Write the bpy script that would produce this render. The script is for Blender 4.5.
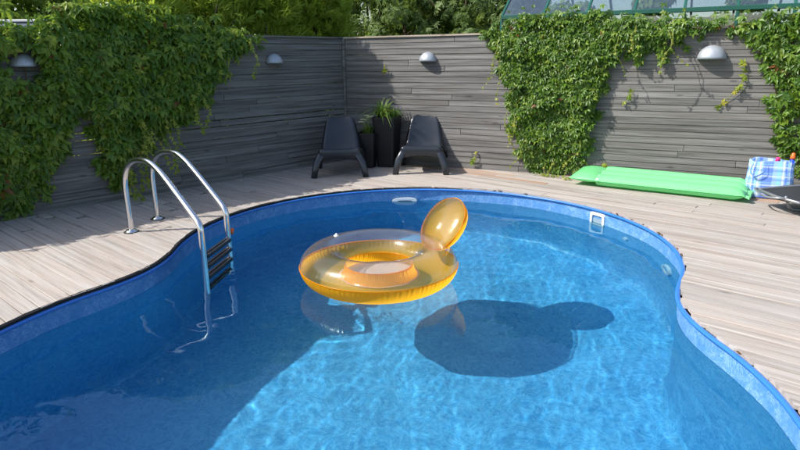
import bpy, bmesh, math, random
import numpy as np
from mathutils import Vector, Matrix

random.seed(7)
RNG = np.random.default_rng(11)
scene = bpy.context.scene
for o in list(bpy.data.objects):
    bpy.data.objects.remove(o, do_unlink=True)
COL = scene.collection

# ------------------------------------------------------------------ camera
cam_d = bpy.data.cameras.new("camera")
cam_d.sensor_width = 36.0
cam_d.lens = 605.0 / 800.0 * 36.0
cam_d.clip_end = 2000.0
cam = bpy.data.objects.new("camera", cam_d)
COL.objects.link(cam)
cam.matrix_world = (Matrix.Translation((0, 0, 1.5)) @ Matrix.Rotation(math.radians(90 - 15.466), 4, 'X')
                    @ Matrix.Rotation(-0.0116, 4, 'Z'))
scene.camera = cam

# ------------------------------------------------------------------ light
SUN_ELEV = math.radians(44.0)
SUN_AZ = math.radians(10.0)            # light travels towards +x, slightly +y
trav = Vector((math.cos(SUN_AZ) * math.cos(SUN_ELEV), math.sin(SUN_AZ) * math.cos(SUN_ELEV), -math.sin(SUN_ELEV)))
world = bpy.data.worlds.new("World")
scene.world = world
world.use_nodes = True
wn = world.node_tree
wn.nodes.clear()
w_out = wn.nodes.new('ShaderNodeOutputWorld')
w_bg = wn.nodes.new('ShaderNodeBackground')
w_sky = wn.nodes.new('ShaderNodeTexSky')
w_sky.sky_type = 'NISHITA'
w_sky.sun_disc = False
w_sky.sun_elevation = SUN_ELEV
w_sky.sun_rotation = math.atan2(-trav.x, -trav.y)
w_sky.air_density = 1.0
w_sky.dust_density = 2.0
w_bg.inputs['Strength'].default_value = 0.15
wn.links.new(w_sky.outputs[0], w_bg.inputs[0])
wn.links.new(w_bg.outputs[0], w_out.inputs[0])
sun_d = bpy.data.lights.new("sun", 'SUN')
sun_d.energy = 4.3
sun_d.angle = math.radians(0.53)
sun_d.color = (1.0, 0.955, 0.89)
sun = bpy.data.objects.new("sun", sun_d)
COL.objects.link(sun)
sun.rotation_euler = trav.to_track_quat('-Z', 'Y').to_euler()
sun.location = (-8, -1, 8)
sun_d.cycles.is_caustics_light = True

scene.view_settings.view_transform = 'Standard'
scene.view_settings.look = 'None'
scene.view_settings.exposure = 0.62
scene.view_settings.gamma = 1.0
scene.view_settings.use_curve_mapping = False
scene.render.engine = 'CYCLES'
cy = scene.cycles
cy.use_denoising = True
cy.use_adaptive_sampling = True
cy.adaptive_threshold = 0.02
try:
    cy.denoiser = 'OPENIMAGEDENOISE'
except Exception:
    pass
cy.max_bounces = 10
cy.transparent_max_bounces = 24
cy.transmission_bounces = 8
cy.diffuse_bounces = 5
cy.glossy_bounces = 4
cy.caustics_refractive = True
cy.caustics_reflective = False
cy.sample_clamp_indirect = 6.0
cy.blur_glossy = 0.3

# ------------------------------------------------------------------ helpers
def link(o, parent=None):
    COL.objects.link(o)
    if parent is not None:
        o.parent = parent
    return o

def tag(o, label=None, cat=None, group=None, kind=None):
    if label: o["label"] = label
    if cat: o["category"] = cat
    if group: o["group"] = group
    if kind: o["kind"] = kind
    return o

def empty(name, loc=(0, 0, 0), rz=0.0, label=None, cat=None, group=None, kind=None):
    o = bpy.data.objects.new(name, None)
    o.empty_display_size = 0.1
    link(o)
    o.location = loc
    o.rotation_euler = (0, 0, rz)
    return tag(o, label, cat, group, kind)

def mesh_obj(name, verts, faces, mat, parent=None, smooth=True, loc=None):
    me = bpy.data.meshes.new(name)
    me.from_pydata([tuple(v) for v in verts], [], [tuple(f) for f in faces])
    me.update()
    if smooth:
        me.shade_smooth()
    if mat: me.materials.append(mat)
    o = bpy.data.objects.new(name, me)
    link(o, parent)
    if loc is not None: o.location = loc
    return o

def bm_obj(name, bm, mat, parent=None, smooth=False, normals=True):
    me = bpy.data.meshes.new(name)
    if normals:
        bmesh.ops.recalc_face_normals(bm, faces=bm.faces)
    bm.to_mesh(me)
    bm.free()
    if smooth: me.shade_smooth()
    if mat: me.materials.append(mat)
    o = bpy.data.objects.new(name, me)
    link(o, parent)
    return o

def box_bm(sx, sy, sz, center=(0, 0, 0), bevel=0.0, bm=None, mat4=None, seg=1):
    own = bm is None
    b = bmesh.new()
    bmesh.ops.create_cube(b, size=1.0)
    bmesh.ops.scale(b, vec=(sx, sy, sz), verts=b.verts)
    if bevel:
        bmesh.ops.bevel(b, geom=list(b.edges), offset=bevel, segments=seg, affect='EDGES', profile=0.5)
    bmesh.ops.translate(b, vec=center, verts=b.verts)
    if mat4 is not None:
        bmesh.ops.transform(b, matrix=mat4, verts=b.verts)
    if own: return b
    me = bpy.data.meshes.new("tmp")
    b.to_mesh(me); b.free()
    bm.from_mesh(me)
    bpy.data.meshes.remove(me)
    return bm

def tube(points, radii, n=12, closed=False, caps=True):
    """verts, faces of a tube swept along points with parallel-transport frames"""
    P = [Vector(p) for p in points]
    if not hasattr(radii, '__len__'):
        radii = [radii] * len(P)
    m = len(P)
    T = []
    for i in range(m):
        if closed:
            t = P[(i + 1) % m] - P[(i - 1) % m]
        else:
            t = P[min(i + 1, m - 1)] - P[max(i - 1, 0)]
        T.append(t.normalized())
    ref = Vector((0, 0, 1)) if abs(T[0].z) < 0.9 else Vector((1, 0, 0))
    u = (ref - T[0] * ref.dot(T[0])).normalized()
    V, F = [], []
    for i in range(m):
        u = (u - T[i] * u.dot(T[i])).normalized()
        w = T[i].cross(u)
        for k in range(n):
            a = 2 * math.pi * k / n
            V.append(P[i] + (u * math.cos(a) + w * math.sin(a)) * radii[i])
    rng = m if closed else m - 1
    for i in range(rng):
        j = (i + 1) % m
        for k in range(n):
            l = (k + 1) % n
            F.append((i * n + k, i * n + l, j * n + l, j * n + k))
    if caps and not closed:
        F.append(tuple(range(n - 1, -1, -1)))
        F.append(tuple((m - 1) * n + k for k in range(n)))
    return V, F

def join(parts):
    V, F = [], []
    for v, f in parts:
        b = len(V)
        V += list(v)
        F += [tuple(i + b for i in q) for q in f]
    return V, F

def smooth_path(pts, sub=6):
    """Catmull-Rom"""
    P = [Vector(p) for p in pts]
    P = [P[0] * 2 - P[1]] + P + [P[-1] * 2 - P[-2]]
    out = []
    for i in range(1, len(P) - 2):
        for k in range(sub):
            t = k / sub
            a, b, c, d = P[i - 1], P[i], P[i + 1], P[i + 2]
            out.append(0.5 * ((2 * b) + (c - a) * t + (2 * a - 5 * b + 4 * c - d) * t * t + (3 * b - a - 3 * c + d) * t ** 3))
    out.append(P[-2])
    return out

# ------------------------------------------------------------------ materials
class NT:
    def __init__(self, name):
        self.m = bpy.data.materials.new(name)
        self.m.use_nodes = True
        self.t = self.m.node_tree
        self.t.nodes.clear()
        self.out = self.t.nodes.new('ShaderNodeOutputMaterial')
    def n(self, typ, **kw):
        nd = self.t.nodes.new('ShaderNode' + typ)
        for k, v in kw.items():
            if k.startswith('i_'):
                key = k[2:].replace('_', ' ')
                nd.inputs[key].default_value = v
            else:
                setattr(nd, k, v)
        return nd
    def l(self, a, b):
        self.t.links.new(a, b)
    def val(self, sock, x):
        if hasattr(x, 'links'): self.l(x, sock)
        else: sock.default_value = x
    def math(self, op, a, b=0.0, c=None):
        nd = self.n('Math', operation=op)
        self.val(nd.inputs[0], a); self.val(nd.inputs[1], b)
        if c is not None: self.val(nd.inputs[2], c)
        return nd.outputs[0]
    def ramp(self, fac, stops, interp='LINEAR'):
        nd = self.n('ValToRGB')
        nd.color_ramp.interpolation = interp
        el = nd.color_ramp.elements
        el[0].position, el[0].color = stops[0][0], (*stops[0][1], 1)
        el[1].position, el[1].color = stops[1][0], (*stops[1][1], 1)
        for p, c in stops[2:]:
            e = el.new(p); e.color = (*c, 1)
        self.val(nd.inputs[0], fac)
        return nd.outputs[0]
    def mix(self, fac, a, b, mode='MIX'):
        nd = self.n('Mix', data_type='RGBA', blend_type=mode)
        self.val(nd.inputs[0], fac)
        for s, x in ((nd.inputs[6], a), (nd.inputs[7], b)):
            if hasattr(x, 'links'): self.l(x, s)
            else: s.default_value = (*x, 1)
        return nd.outputs[2]
    def noise(self, vec, scale, detail=4, rough=0.55, dist=0.0):
        nd = self.n('TexNoise', i_Scale=scale, i_Detail=detail, i_Roughness=rough, i_Distortion=dist)
        self.l(vec, nd.inputs['Vector'])
        return nd.outputs['Fac']
    def mapping(self, vec, scale=(1, 1, 1), loc=(0, 0, 0)):
        nd = self.n('Mapping')
        nd.inputs['Scale'].default_value = scale
        self.l(vec, nd.inputs['Vector'])
        if hasattr(loc, 'links'): self.l(loc, nd.inputs['Location'])
        else: nd.inputs['Location'].default_value = loc
        return nd.outputs[0]
    def bsdf(self, color, rough=0.5, spec=0.5, metal=0.0, normal=None, **kw):
        p = self.n('BsdfPrincipled')
        if hasattr(color, 'links'): self.l(color, p.inputs['Base Color'])
        else: p.inputs['Base Color'].default_value = (*color, 1)
        self.val(p.inputs['Roughness'], rough)
        p.inputs['Specular IOR Level'].default_value = spec
        p.inputs['Metallic'].default_value = metal
        for k, v in kw.items():
            p.inputs[k.replace('_', ' ')].default_value = v
        if normal is not None: self.l(normal, p.inputs['Normal'])
        return p
    def bump(self, h, strength=0.3, dist=0.01):
        b = self.n('Bump', i_Strength=strength, i_Distance=dist)
        self.l(h, b.inputs['Height'])
        return b.outputs[0]
    def done(self, sh):
        self.l(sh.outputs[0] if hasattr(sh, 'outputs') else sh, self.out.inputs['Surface'])
        return self.m

def simple(name, col, rough=0.5, spec=0.5, metal=0.0, var=0.12, nscale=6.0, bump=0.0):
    t = NT(name)
    co = t.n('TexCoord').outputs['Object']
    f = t.noise(co, nscale, 5)
    c = t.mix(f, tuple(x * (1 - var) for x in col), tuple(min(1, x * (1 + var)) for x in col))
    r = t.math('MULTIPLY_ADD', f, 0.15, rough - 0.07)
    nrm = t.bump(t.noise(co, nscale * 12, 3), bump, 0.004) if bump else None
    return t.done(t.bsdf(c, r, spec, metal, nrm))

def wood(name, dark, mid, light, fresh, rough=0.75, grain=1.0, con=1.0):
    """weathered board wood; local x runs along the board. Object property 'tint' = 0 weathered .. 1 fresh brown"""
    t = NT(name)
    co = t.n('TexCoord').outputs['Object']
    info = t.n('ObjectInfo')
    off = t.math('MULTIPLY', info.outputs['Random'], 57.0)
    cmb = t.n('CombineXYZ')
    t.l(off, cmb.inputs[0]); t.l(off, cmb.inputs[1]); t.l(off, cmb.inputs[2])
    v = t.mapping(co, (1, 1, 1), cmb.outputs[0])
    streak = t.noise(t.mapping(v, (1.1, 38 * grain, 38 * grain)), 1.0, 6, 0.62, 0.3)
    fine = t.noise(t.mapping(v, (5, 190 * grain, 190 * grain)), 1.0, 3, 0.6)
    blotch = t.noise(t.mapping(v, (1.7, 5, 5)), 1.0, 4, 0.6)
    c = t.ramp(streak, [(0.28, dark), (0.5, mid), (0.72, light)])
    c = t.mix(t.math('MULTIPLY', fine, 0.45 * con), c, dark)
    c = t.mix(t.ramp(blotch, [(0.42, (0, 0, 0)), (0.78, (0.45 * con,) * 3)]), c, fresh)
    vo = t.n('TexVoronoi', i_Scale=1.0, feature='F1')
    t.l(t.mapping(v, (2.2, 7.5, 7.5)), vo.inputs['Vector'])
    knot = t.ramp(vo.outputs['Distance'], [(0.05, (1, 1, 1)), (0.13, (0, 0, 0))])
    c = t.mix(t.math('MULTIPLY', knot, 0.55), c, tuple(x * 0.45 for x in dark))
    per = t.math('MULTIPLY_ADD', info.outputs['Random'], 0.38 * con, 1 - 0.2 * con)
    hs = t.n('HueSaturation')
    t.l(c, hs.inputs['Color']); t.l(per, hs.inputs['Value'])
    at = t.n('Attribute', attribute_type='OBJECT', attribute_name='tint')
    spread = t.ramp(t.noise(t.mapping(v, (1.3, 9, 9)), 1.0, 4), [(0.3, (0.25,) * 3), (0.7, (1, 1, 1))])
    c = t.mix(t.math('MULTIPLY', at.outputs['Fac'], spread), hs.outputs[0], fresh)
    h = t.math('ADD', t.math('MULTIPLY', streak, 0.7), t.math('MULTIPLY', fine, 0.4))
    return t.done(t.bsdf(c, rough, 0.25, 0.0, t.bump(h, 0.45, 0.004)))

def leaf_mat(name, stops, trans=0.35, rough=0.45, spec=0.4):
    t = NT(name)
    at = t.n('Attribute', attribute_type='GEOMETRY', attribute_name='tone')
    c = t.ramp(at.outputs['Fac'], stops)
    p = t.bsdf(c, rough, spec)
    tr = t.n('BsdfTranslucent')
    t.l(t.mix(0.35, c, (0.32, 0.42, 0.03)), tr.inputs[0])
    mx = t.n('MixShader', i_Fac=trans)
    t.l(p.outputs[0], mx.inputs[1]); t.l(tr.outputs[0], mx.inputs[2])
    return t.done(mx)

M = {}
M['deck'] = wood('deck_wood', (0.235, 0.212, 0.19), (0.375, 0.343, 0.312), (0.445, 0.415, 0.383), (0.33, 0.20, 0.12), 0.75, 0.8, 0.6)
M['fence'] = wood('fence_wood', (0.055, 0.052, 0.049), (0.170, 0.165, 0.158), (0.270, 0.263, 0.252), (0.12, 0.105, 0.09), 0.8, 1.0, 0.75)
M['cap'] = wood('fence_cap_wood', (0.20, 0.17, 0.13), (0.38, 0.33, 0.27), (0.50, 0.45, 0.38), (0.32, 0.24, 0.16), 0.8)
M['steel'] = simple('polished_steel', (0.72, 0.73, 0.75), 0.17, 0.5, 1.0, 0.05, 9)
M['rubber'] = simple('black_rubber', (0.012, 0.012, 0.013), 0.7, 0.3)
M['rail'] = simple('blue_plastic_rail', (0.03, 0.165, 0.53), 0.35, 0.5, 0, 0.1, 3)
M['white'] = simple('white_plastic', (0.74, 0.76, 0.75), 0.35, 0.5, 0, 0.05)
M['shell'] = simple('dark_chair_plastic', (0.018, 0.022, 0.029), 0.24, 0.6, 0, 0.12, 5, 0.05)
M['planter'] = simple('dark_planter_plastic', (0.010, 0.010, 0.012), 0.45, 0.4, 0, 0.2, 5)
M['soil'] = simple('soil', (0.03, 0.02, 0.013), 0.95, 0.1, 0, 0.4, 40, 0.5)
M['galv'] = simple('galvanised_shade', (0.36, 0.39, 0.43), 0.42, 0.5, 0.35, 0.16, 14)
M['galvdark'] = simple('lamp_inside', (0.05, 0.05, 0.05), 0.6)
M['lens'] = simple('lamp_glass', (0.55, 0.55, 0.50), 0.2)
M['ghgreen'] = simple('green_painted_aluminium', (0.012, 0.085, 0.060), 0.4, 0.5, 0, 0.15, 4)
M['bark'] = simple('bark', (0.075, 0.055, 0.038), 0.9, 0.15, 0, 0.4, 18, 0.8)
M['stem'] = simple('green_stem', (0.17, 0.20, 0.035), 0.6, 0.3, 0, 0.3, 8)
M['woodystem'] = simple('woody_stem', (0.13, 0.085, 0.05), 0.85, 0.2, 0, 0.3, 12)
M['orange_cap'] = simple('orange_plastic', (0.85, 0.13, 0.015), 0.4, 0.5, 0, 0.05)
M['pink'] = simple('pink_plastic', (0.65, 0.03, 0.18), 0.4)
M['blueplastic'] = simple('blue_plastic', (0.02, 0.07, 0.55), 0.4)
M['tubegrey'] = simple('grey_painted_tube', (0.30, 0.31, 0.32), 0.3, 0.5, 0.6, 0.08)
M['step'] = simple('dark_step_plastic', (0.012, 0.014, 0.02), 0.5)
M['wallpaint'] = simple('shed_wall_paint', (0.30, 0.25, 0.20), 0.8, 0.2, 0, 0.15)
M['slate'] = simple('slate_roof', (0.075, 0.09, 0.115), 0.6, 0.3, 0, 0.2, 8)
M['flower'] = simple('white_petal', (0.80, 0.80, 0.62), 0.6, 0.2, 0, 0.05)
M['floweryellow'] = simple('yellow_flower_eye', (0.75, 0.55, 0.04), 0.7)
M['lavender'] = simple('lavender_flower', (0.13, 0.10, 0.19), 0.8)

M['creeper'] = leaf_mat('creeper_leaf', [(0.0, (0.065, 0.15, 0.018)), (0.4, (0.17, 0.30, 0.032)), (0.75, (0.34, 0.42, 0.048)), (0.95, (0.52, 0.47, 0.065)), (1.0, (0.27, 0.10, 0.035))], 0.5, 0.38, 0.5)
M['thuja'] = leaf_mat('thuja_spray', [(0.0, (0.20, 0.30, 0.04)), (0.5, (0.36, 0.46, 0.06)), (1.0, (0.50, 0.54, 0.10))], 0.6, 0.6, 0.2)
M['willow'] = leaf_mat('shrub_leaf', [(0.0, (0.08, 0.14, 0.035)), (0.5, (0.14, 0.22, 0.06)), (1.0, (0.24, 0.31, 0.10))], 0.45, 0.5, 0.35)
M['broad'] = leaf_mat('broad_leaf', [(0.0, (0.14, 0.23, 0.035)), (0.5, (0.23, 0.34, 0.05)), (1.0, (0.34, 0.40, 0.09))], 0.55, 0.5, 0.3)
M['ghleaf'] = leaf_mat('greenhouse_leaf', [(0.0, (0.12, 0.22, 0.05)), (0.5, (0.22, 0.35, 0.07)), (1.0, (0.36, 0.46, 0.12))], 0.5)
M['blade'] = leaf_mat('grass_blade', [(0.0, (0.05, 0.13, 0.02)), (0.5, (0.11, 0.22, 0.03)), (1.0, (0.25, 0.34, 0.08))], 0.35)

def liner_material():
    t = NT('pool_liner_print')
    geo = t.n('NewGeometry')
    tc = t.n('TexCoord').outputs['Object']
    warp = t.n('TexNoise', i_Scale=3.0, i_Detail=4.0)
    t.l(tc, warp.inputs['Vector'])
    vm = t.n('VectorMath', operation='MULTIPLY_ADD')
    t.l(warp.outputs['Color'], vm.inputs[0]); vm.inputs[1].default_value = (0.5,) * 3; t.l(tc, vm.inputs[2])
    vo = t.n('TexVoronoi', i_Scale=15.0, feature='DISTANCE_TO_EDGE')
    t.l(vm.outputs[0], vo.inputs['Vector'])
    vo2 = t.n('TexVoronoi', i_Scale=42.0, feature='F1')
    t.l(vm.outputs[0], vo2.inputs['Vector'])
    big = t.noise(tc, 2.4, 6, 0.6, 0.4)
    mid = t.noise(vm.outputs[0], 22, 5, 0.65, 1.2)
    base = t.ramp(big, [(0.3, (0.065, 0.34, 0.63)), (0.5, (0.095, 0.41, 0.71)), (0.7, (0.135, 0.475, 0.76))])
    c = t.mix(t.ramp(mid, [(0.42, (0, 0, 0)), (0.60, (0.85,) * 3)]), base, (0.20, 0.55, 0.83))
    c = t.mix(t.ramp(vo.outputs['Distance'], [(0.0, (0.40,) * 3), (0.10, (0, 0, 0))]), c, (0.26, 0.63, 0.87))
    c = t.mix(t.ramp(vo2.outputs['Distance'], [(0.45, (0, 0, 0)), (0.8, (0.5,) * 3)]), c, (0.05, 0.28, 0.58))
    # printed frieze along the top of the wall
    sep = t.n('SeparateXYZ'); t.l(tc, sep.inputs[0])
    band = t.ramp(t.math('MULTIPLY_ADD', sep.outputs[2], -1.0, 0.0), [(0.16, (1, 1, 1)), (0.19, (0, 0, 0))])
    sp1 = t.noise(vm.outputs[0], 22, 5, 0.75, 3.0)
    sp2 = t.noise(tc, 9, 3, 0.5, 1.0)
    spk = t.math('MULTIPLY', t.ramp(sp1, [(0.44, (0, 0, 0)), (0.62, (1, 1, 1))]), t.ramp(sp2, [(0.35, (0.15,) * 3), (0.65, (0.9,) * 3)]))
    fr = t.mix(spk, (0.055, 0.18, 0.43), (0.31, 0.46, 0.69))
    c = t.mix(t.math('MULTIPLY', band, 0.9), c, fr)
    return t.done(t.bsdf(c, 0.42, 0.4))
M['liner'] = liner_material()

def water_material():
    t = NT('pool_water')
    co = t.n('TexCoord').outputs['Object']
    g = t.n('BsdfGlass', i_IOR=1.333, i_Roughness=0.0)
    g.distribution = 'BECKMANN'
    g.inputs['Color'].default_value = (0.64, 0.85, 0.90, 1)
    return t.done(g)
M['water'] = water_material()

def glass_material(name, tint, refl=1.0, haze=0.0, hazecol=(0.8, 0.85, 0.88), ior=1.5, rough=0.0):
    """thin sheet: transmits straight through, reflects by Fresnel, a little dust or cloudiness"""
    t = NT(name)
    tr = t.n('BsdfTransparent'); tr.inputs[0].default_value = (*tint, 1)
    gl = t.n('BsdfGlossy', i_Roughness=rough)
    fc = t.n('LayerWeight', i_Blend=0.5).outputs['Facing']
    f0 = ((ior - 1) / (ior + 1)) ** 2
    fres = t.math('MULTIPLY_ADD', t.math('POWER', fc, 5.0), 1 - f0, f0)
    m1 = t.n('MixShader')
    t.l(t.math('MINIMUM', t.math('MULTIPLY', fres, refl), 0.9), m1.inputs[0])
    t.l(tr.outputs[0], m1.inputs[1]); t.l(gl.outputs[0], m1.inputs[2])
    if haze:
        co = t.n('TexCoord').outputs['Object']
        df = t.n('BsdfDiffuse'); df.inputs[0].default_value = (*hazecol, 1)
        dl = t.n('BsdfTranslucent'); dl.inputs[0].default_value = (*hazecol, 1)
        md = t.n('MixShader', i_Fac=0.5)
        t.l(df.outputs[0], md.inputs[1]); t.l(dl.outputs[0], md.inputs[2])
        m2 = t.n('MixShader')
        t.l(t.math('MULTIPLY', t.noise(co, 4, 5), haze * 2), m2.inputs[0])
        t.l(m1.outputs[0], m2.inputs[1]); t.l(md.outputs[0], m2.inputs[2])
        m1 = m2
    return t.done(m1)
M['ghglass'] = glass_material('greenhouse_glass', (0.93, 0.97, 0.98), 3.2, 0.03, (0.62, 0.76, 0.86))
M['clearvinyl'] = glass_material('clear_vinyl', (0.975, 0.975, 0.975), 1.9, 0.042, (0.95, 0.95, 0.96), 1.5, 0.16)

def vinyl(name, col, trans, rough=0.2, through=0.0):
    t = NT(name)
    co = t.n('TexCoord').outputs['Object']
    f = t.noise(co, 9, 4)
    c = t.mix(f, tuple(x * 0.93 for x in col), col)
    p = t.bsdf(c, rough, 0.5)
    tr = t.n('BsdfTranslucent'); t.l(c, tr.inputs[0])
    mx = t.n('MixShader', i_Fac=trans)
    t.l(p.outputs[0], mx.inputs[1]); t.l(tr.outputs[0], mx.inputs[2])
    if through:
        tp = t.n('BsdfTransparent'); tp.inputs[0].default_value = (1.0, 0.86, 0.55, 1)
        m2 = t.n('MixShader', i_Fac=through)
        t.l(mx.outputs[0], m2.inputs[1]); t.l(tp.outputs[0], m2.inputs[2])
        mx = m2
    return t.done(mx)
M['orangevinyl'] = vinyl('orange_vinyl', (1.0, 0.52, 0.016), 0.72, 0.2, 0.03)
M['whitevinyl'] = vinyl('milky_vinyl', (0.80, 0.60, 0.46), 0.45, 0.3, 0.12)
M['greenvinyl'] = vinyl('green_vinyl', (0.25, 0.78, 0.34), 0.35, 0.22)

def sling_material():
    t = NT('black_sling_mesh')
    co = t.n('TexCoord').outputs['Object']
    w = t.n('TexWave', i_Scale=60.0); t.l(co, w.inputs['Vector'])
    c = t.mix(w.outputs['Fac'], (0.018, 0.019, 0.022), (0.045, 0.047, 0.052))
    return t.done(t.bsdf(c, 0.6, 0.3))
M['sling'] = sling_material()

def plaid_material():
    t = NT('plaid_bag_weave')
    uv = t.n('UVMap')
    sep = t.n('SeparateXYZ'); t.l(uv.outputs[0], sep.inputs[0])
    def stripes(s, freq, lo, hi, ph=0.0):
        f = t.math('FRACT', t.math('MULTIPLY_ADD', s, freq, ph))
        return t.math('MULTIPLY', t.math('GREATER_THAN', f, lo), t.math('LESS_THAN', f, hi))
    x, y = sep.outputs[0], sep.outputs[1]
    c = (0.30, 0.46, 0.80)
    c = t.mix(t.math('MULTIPLY', stripes(x, 5, 0.0, 0.30), 0.75), c, (0.07, 0.16, 0.62))
    c = t.mix(t.math('MULTIPLY', stripes(x, 5, 0.42, 0.60), 0.7), c, (0.22, 0.58, 0.52))
    c = t.mix(t.math('MULTIPLY', stripes(x, 5, 0.70, 0.86), 0.8), c, (0.72, 0.80, 0.88))
    c = t.mix(t.math('MULTIPLY', stripes(y, 4, 0.05, 0.28), 0.5), c, (0.10, 0.20, 0.66))
    c = t.mix(t.math('MULTIPLY', stripes(y, 4, 0.45, 0.62), 0.4), c, (0.74, 0.82, 0.90))
    c = t.mix(t.math('MULTIPLY', stripes(y, 4, 0.75, 0.88), 0.35), c, (0.30, 0.62, 0.55))
    return t.done(t.bsdf(c, 0.45, 0.4))
M['plaid'] = plaid_material()

def ground_material():
    t = NT('lawn_ground')
    co = t.n('TexCoord').outputs['Object']
    c = t.ramp(t.noise(co, 1.3, 8, 0.65), [(0.3, (0.035, 0.055, 0.015)), (0.55, (0.06, 0.09, 0.022)), (0.75, (0.09, 0.085, 0.04))])
    return t.done(t.bsdf(c, 0.95, 0.1, 0, t.bump(t.noise(co, 40, 4), 0.6, 0.03)))
M['ground'] = ground_material()

# ------------------------------------------------------------------ leaf clouds
def leaf_cloud(pos, nrm, tip, size, angles, lens, wr, fold=0.16, tone=None, rng=RNG):
    """each entry of pos carries a compound leaf of len(angles) leaflets of 4 triangles. returns verts, tris, tone per vertex"""
    n = len(pos)
    nrm = nrm / np.linalg.norm(nrm, axis=1, keepdims=True)
    tip = tip - nrm * np.sum(tip * nrm, 1, keepdims=True)
    tip = tip / np.maximum(np.linalg.norm(tip, axis=1, keepdims=True), 1e-6)
    sid = np.cross(nrm, tip)
    k = len(angles)
    V = np.zeros((n, k, 5, 3)); F = np.zeros((n, k, 4, 3), int)
    for j, (a, L) in enumerate(zip(angles, lens)):
        aj = np.radians(a) + rng.normal(0, 0.16, n)
        d = tip * np.cos(aj)[:, None] + sid * np.sin(aj)[:, None]
        d = d - nrm * rng.uniform(-0.1, 0.45, n)[:, None]
        w = np.cross(nrm, d)
        Ls = (size * L * rng.uniform(0.85, 1.15, n))[:, None]
        V[:, j, 0] = pos
        V[:, j, 1] = pos + d * Ls * 0.48 + w * Ls * wr * 0.5 + nrm * Ls * fold
        V[:, j, 2] = pos + d * Ls - nrm * Ls * 0.10
        V[:, j, 3] = pos + d * Ls * 0.48 - w * Ls * wr * 0.5 + nrm * Ls * fold
        V[:, j, 4] = pos + d * Ls * 0.52
    base = (np.arange(n * k) * 5).reshape(n, k)
    for q, tri in enumerate(((0, 4, 1), (1, 4, 2), (0, 3, 4), (3, 2, 4))):
        for c in range(3):
            F[:, :, q, c] = base + tri[c]
    if tone is None:
        tone = np.clip(rng.beta(2, 2.4, n), 0, 0.93)
    T = np.repeat(np.clip(tone, 0, 1), k * 5)
    return V.reshape(-1, 3), F.reshape(-1, 3), T

def tri_obj(name, V, F, T, mat, parent):
    me = bpy.data.meshes.new(name)
    me.vertices.add(len(V)); me.vertices.foreach_set('co', V.astype(np.float32).ravel())
    me.loops.add(F.size); me.loops.foreach_set('vertex_index', F.astype(np.int32).ravel())
    me.polygons.add(len(F)); me.polygons.foreach_set('loop_start', np.arange(0, F.size, 3, dtype=np.int32))
    me.update(calc_edges=True)
    at = me.attributes.new('tone', 'FLOAT', 'POINT')
    at.data.foreach_set('value', T.astype(np.float32))
    me.materials.append(mat)
    o = bpy.data.objects.new(name, me)
    link(o, parent)
    o["kind"] = "stuff"
    return o

def cat_clouds(cl):
    V, F, T, b = [], [], [], 0
    for v, f, t in cl:
        V.append(v); F.append(f + b); T.append(t); b += len(v)
    return np.concatenate(V), np.concatenate(F), np.concatenate(T)

# ================================================================== THE SETTING
WATER_Z = -0.165
FLOOR_Z = -1.40
C1, R1 = np.array([0.19, 5.05]), 2.08
C2, R2 = np.array([-0.33, 2.75]), 2.10
MIDP = np.array([-0.07, 3.90])
def pool_sdf(p):
    a = np.linalg.norm(p - C1) - R1
    b = np.linalg.norm(p - C2) - R2
    k = 0.5
    h = max(k - abs(a - b), 0.0) / k
    return min(a, b) - h * h * k * 0.25
def outline(off=0.0, n=320):
    pts = []
    for i in range(n):
        a = 2 * math.pi * i / n
        d = np.array([math.cos(a), math.sin(a)])
        lo, hi = 0.5, 6.0
        for _ in range(34):
            m = 0.5 * (lo + hi)
            if pool_sdf(MIDP + d * m) < off: lo = m
            else: hi = m
        pts.append(MIDP + d * lo)
    return pts
OUT = outline()
NO = len(OUT)
def inward(i):
    t = OUT[(i + 1) % NO] - OUT[(i - 1) % NO]
    t /= np.linalg.norm(t)
    return np.array([-t[1], t[0]])
INW = [inward(i) for i in range(NO)]

# ground sheet with the pool opening, out to the horizon
oo = outline(0.05)
rings = [0.0, 0.6, 2.0, 6.0, 20.0, 120.0, 900.0]
V, F = [], []
for q, ex in enumerate(rings):
    for i in range(NO):
        d = oo[i] - MIDP
        d = d / np.linalg.norm(d)
        p = oo[i] + d * ex
        V.append((p[0], p[1], -0.16))
for q in range(len(rings) - 1):
    for i in range(NO):
        j = (i + 1) % NO
        F.append((q * NO + i, (q + 1) * NO + i, (q + 1) * NO + j, q * NO + j))
g = mesh_obj('ground', V, F, M['ground'])
tag(g, 'dark soil and grass ground under deck and behind fence', 'ground', kind='structure')

# ---------------- pool
pool = empty('swimming_pool', (0, 0, 0), label='figure-eight swimming pool with blue patterned liner sunk in wooden deck', cat='pool')
zs = [-0.03, -0.1, -0.165, -0.25, -0.45, -0.75, -1.05, FLOOR_Z + 0.06, FLOOR_Z + 0.02, FLOOR_Z]
ins = [0, 0, 0, 0, 0, 0, 0, 0.005, 0.02, 0.06]
V, F = [], []
for z, s in zip(zs, ins):
    for i in range(NO):
        p = OUT[i] + INW[i] * s
        V.append((p[0], p[1], z))
for q in range(len(zs) - 1):
    for i in range(NO):
        j = (i + 1) % NO
        F.append((q * NO + i, (q + 1) * NO + i, (q + 1) * NO + j, q * NO + j))
wall = mesh_obj('liner_wall', V, F, M['liner'], pool)
base = [OUT[i] + INW[i] * 0.058 for i in range(NO)]
V, F = [], []
fr = [1.0, 0.75, 0.5, 0.25]
for s in fr:
    for i in range(NO):
        p = MIDP + (base[i] - MIDP) * s
        V.append((p[0], p[1], FLOOR_Z + 0.001))
for q in range(3):
    for i in range(NO):
        j = (i + 1) % NO
        F.append((q * NO + i, q * NO + j, (q + 1) * NO + j, (q + 1) * NO + i))
V.append((MIDP[0], MIDP[1], FLOOR_Z + 0.001))
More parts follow.
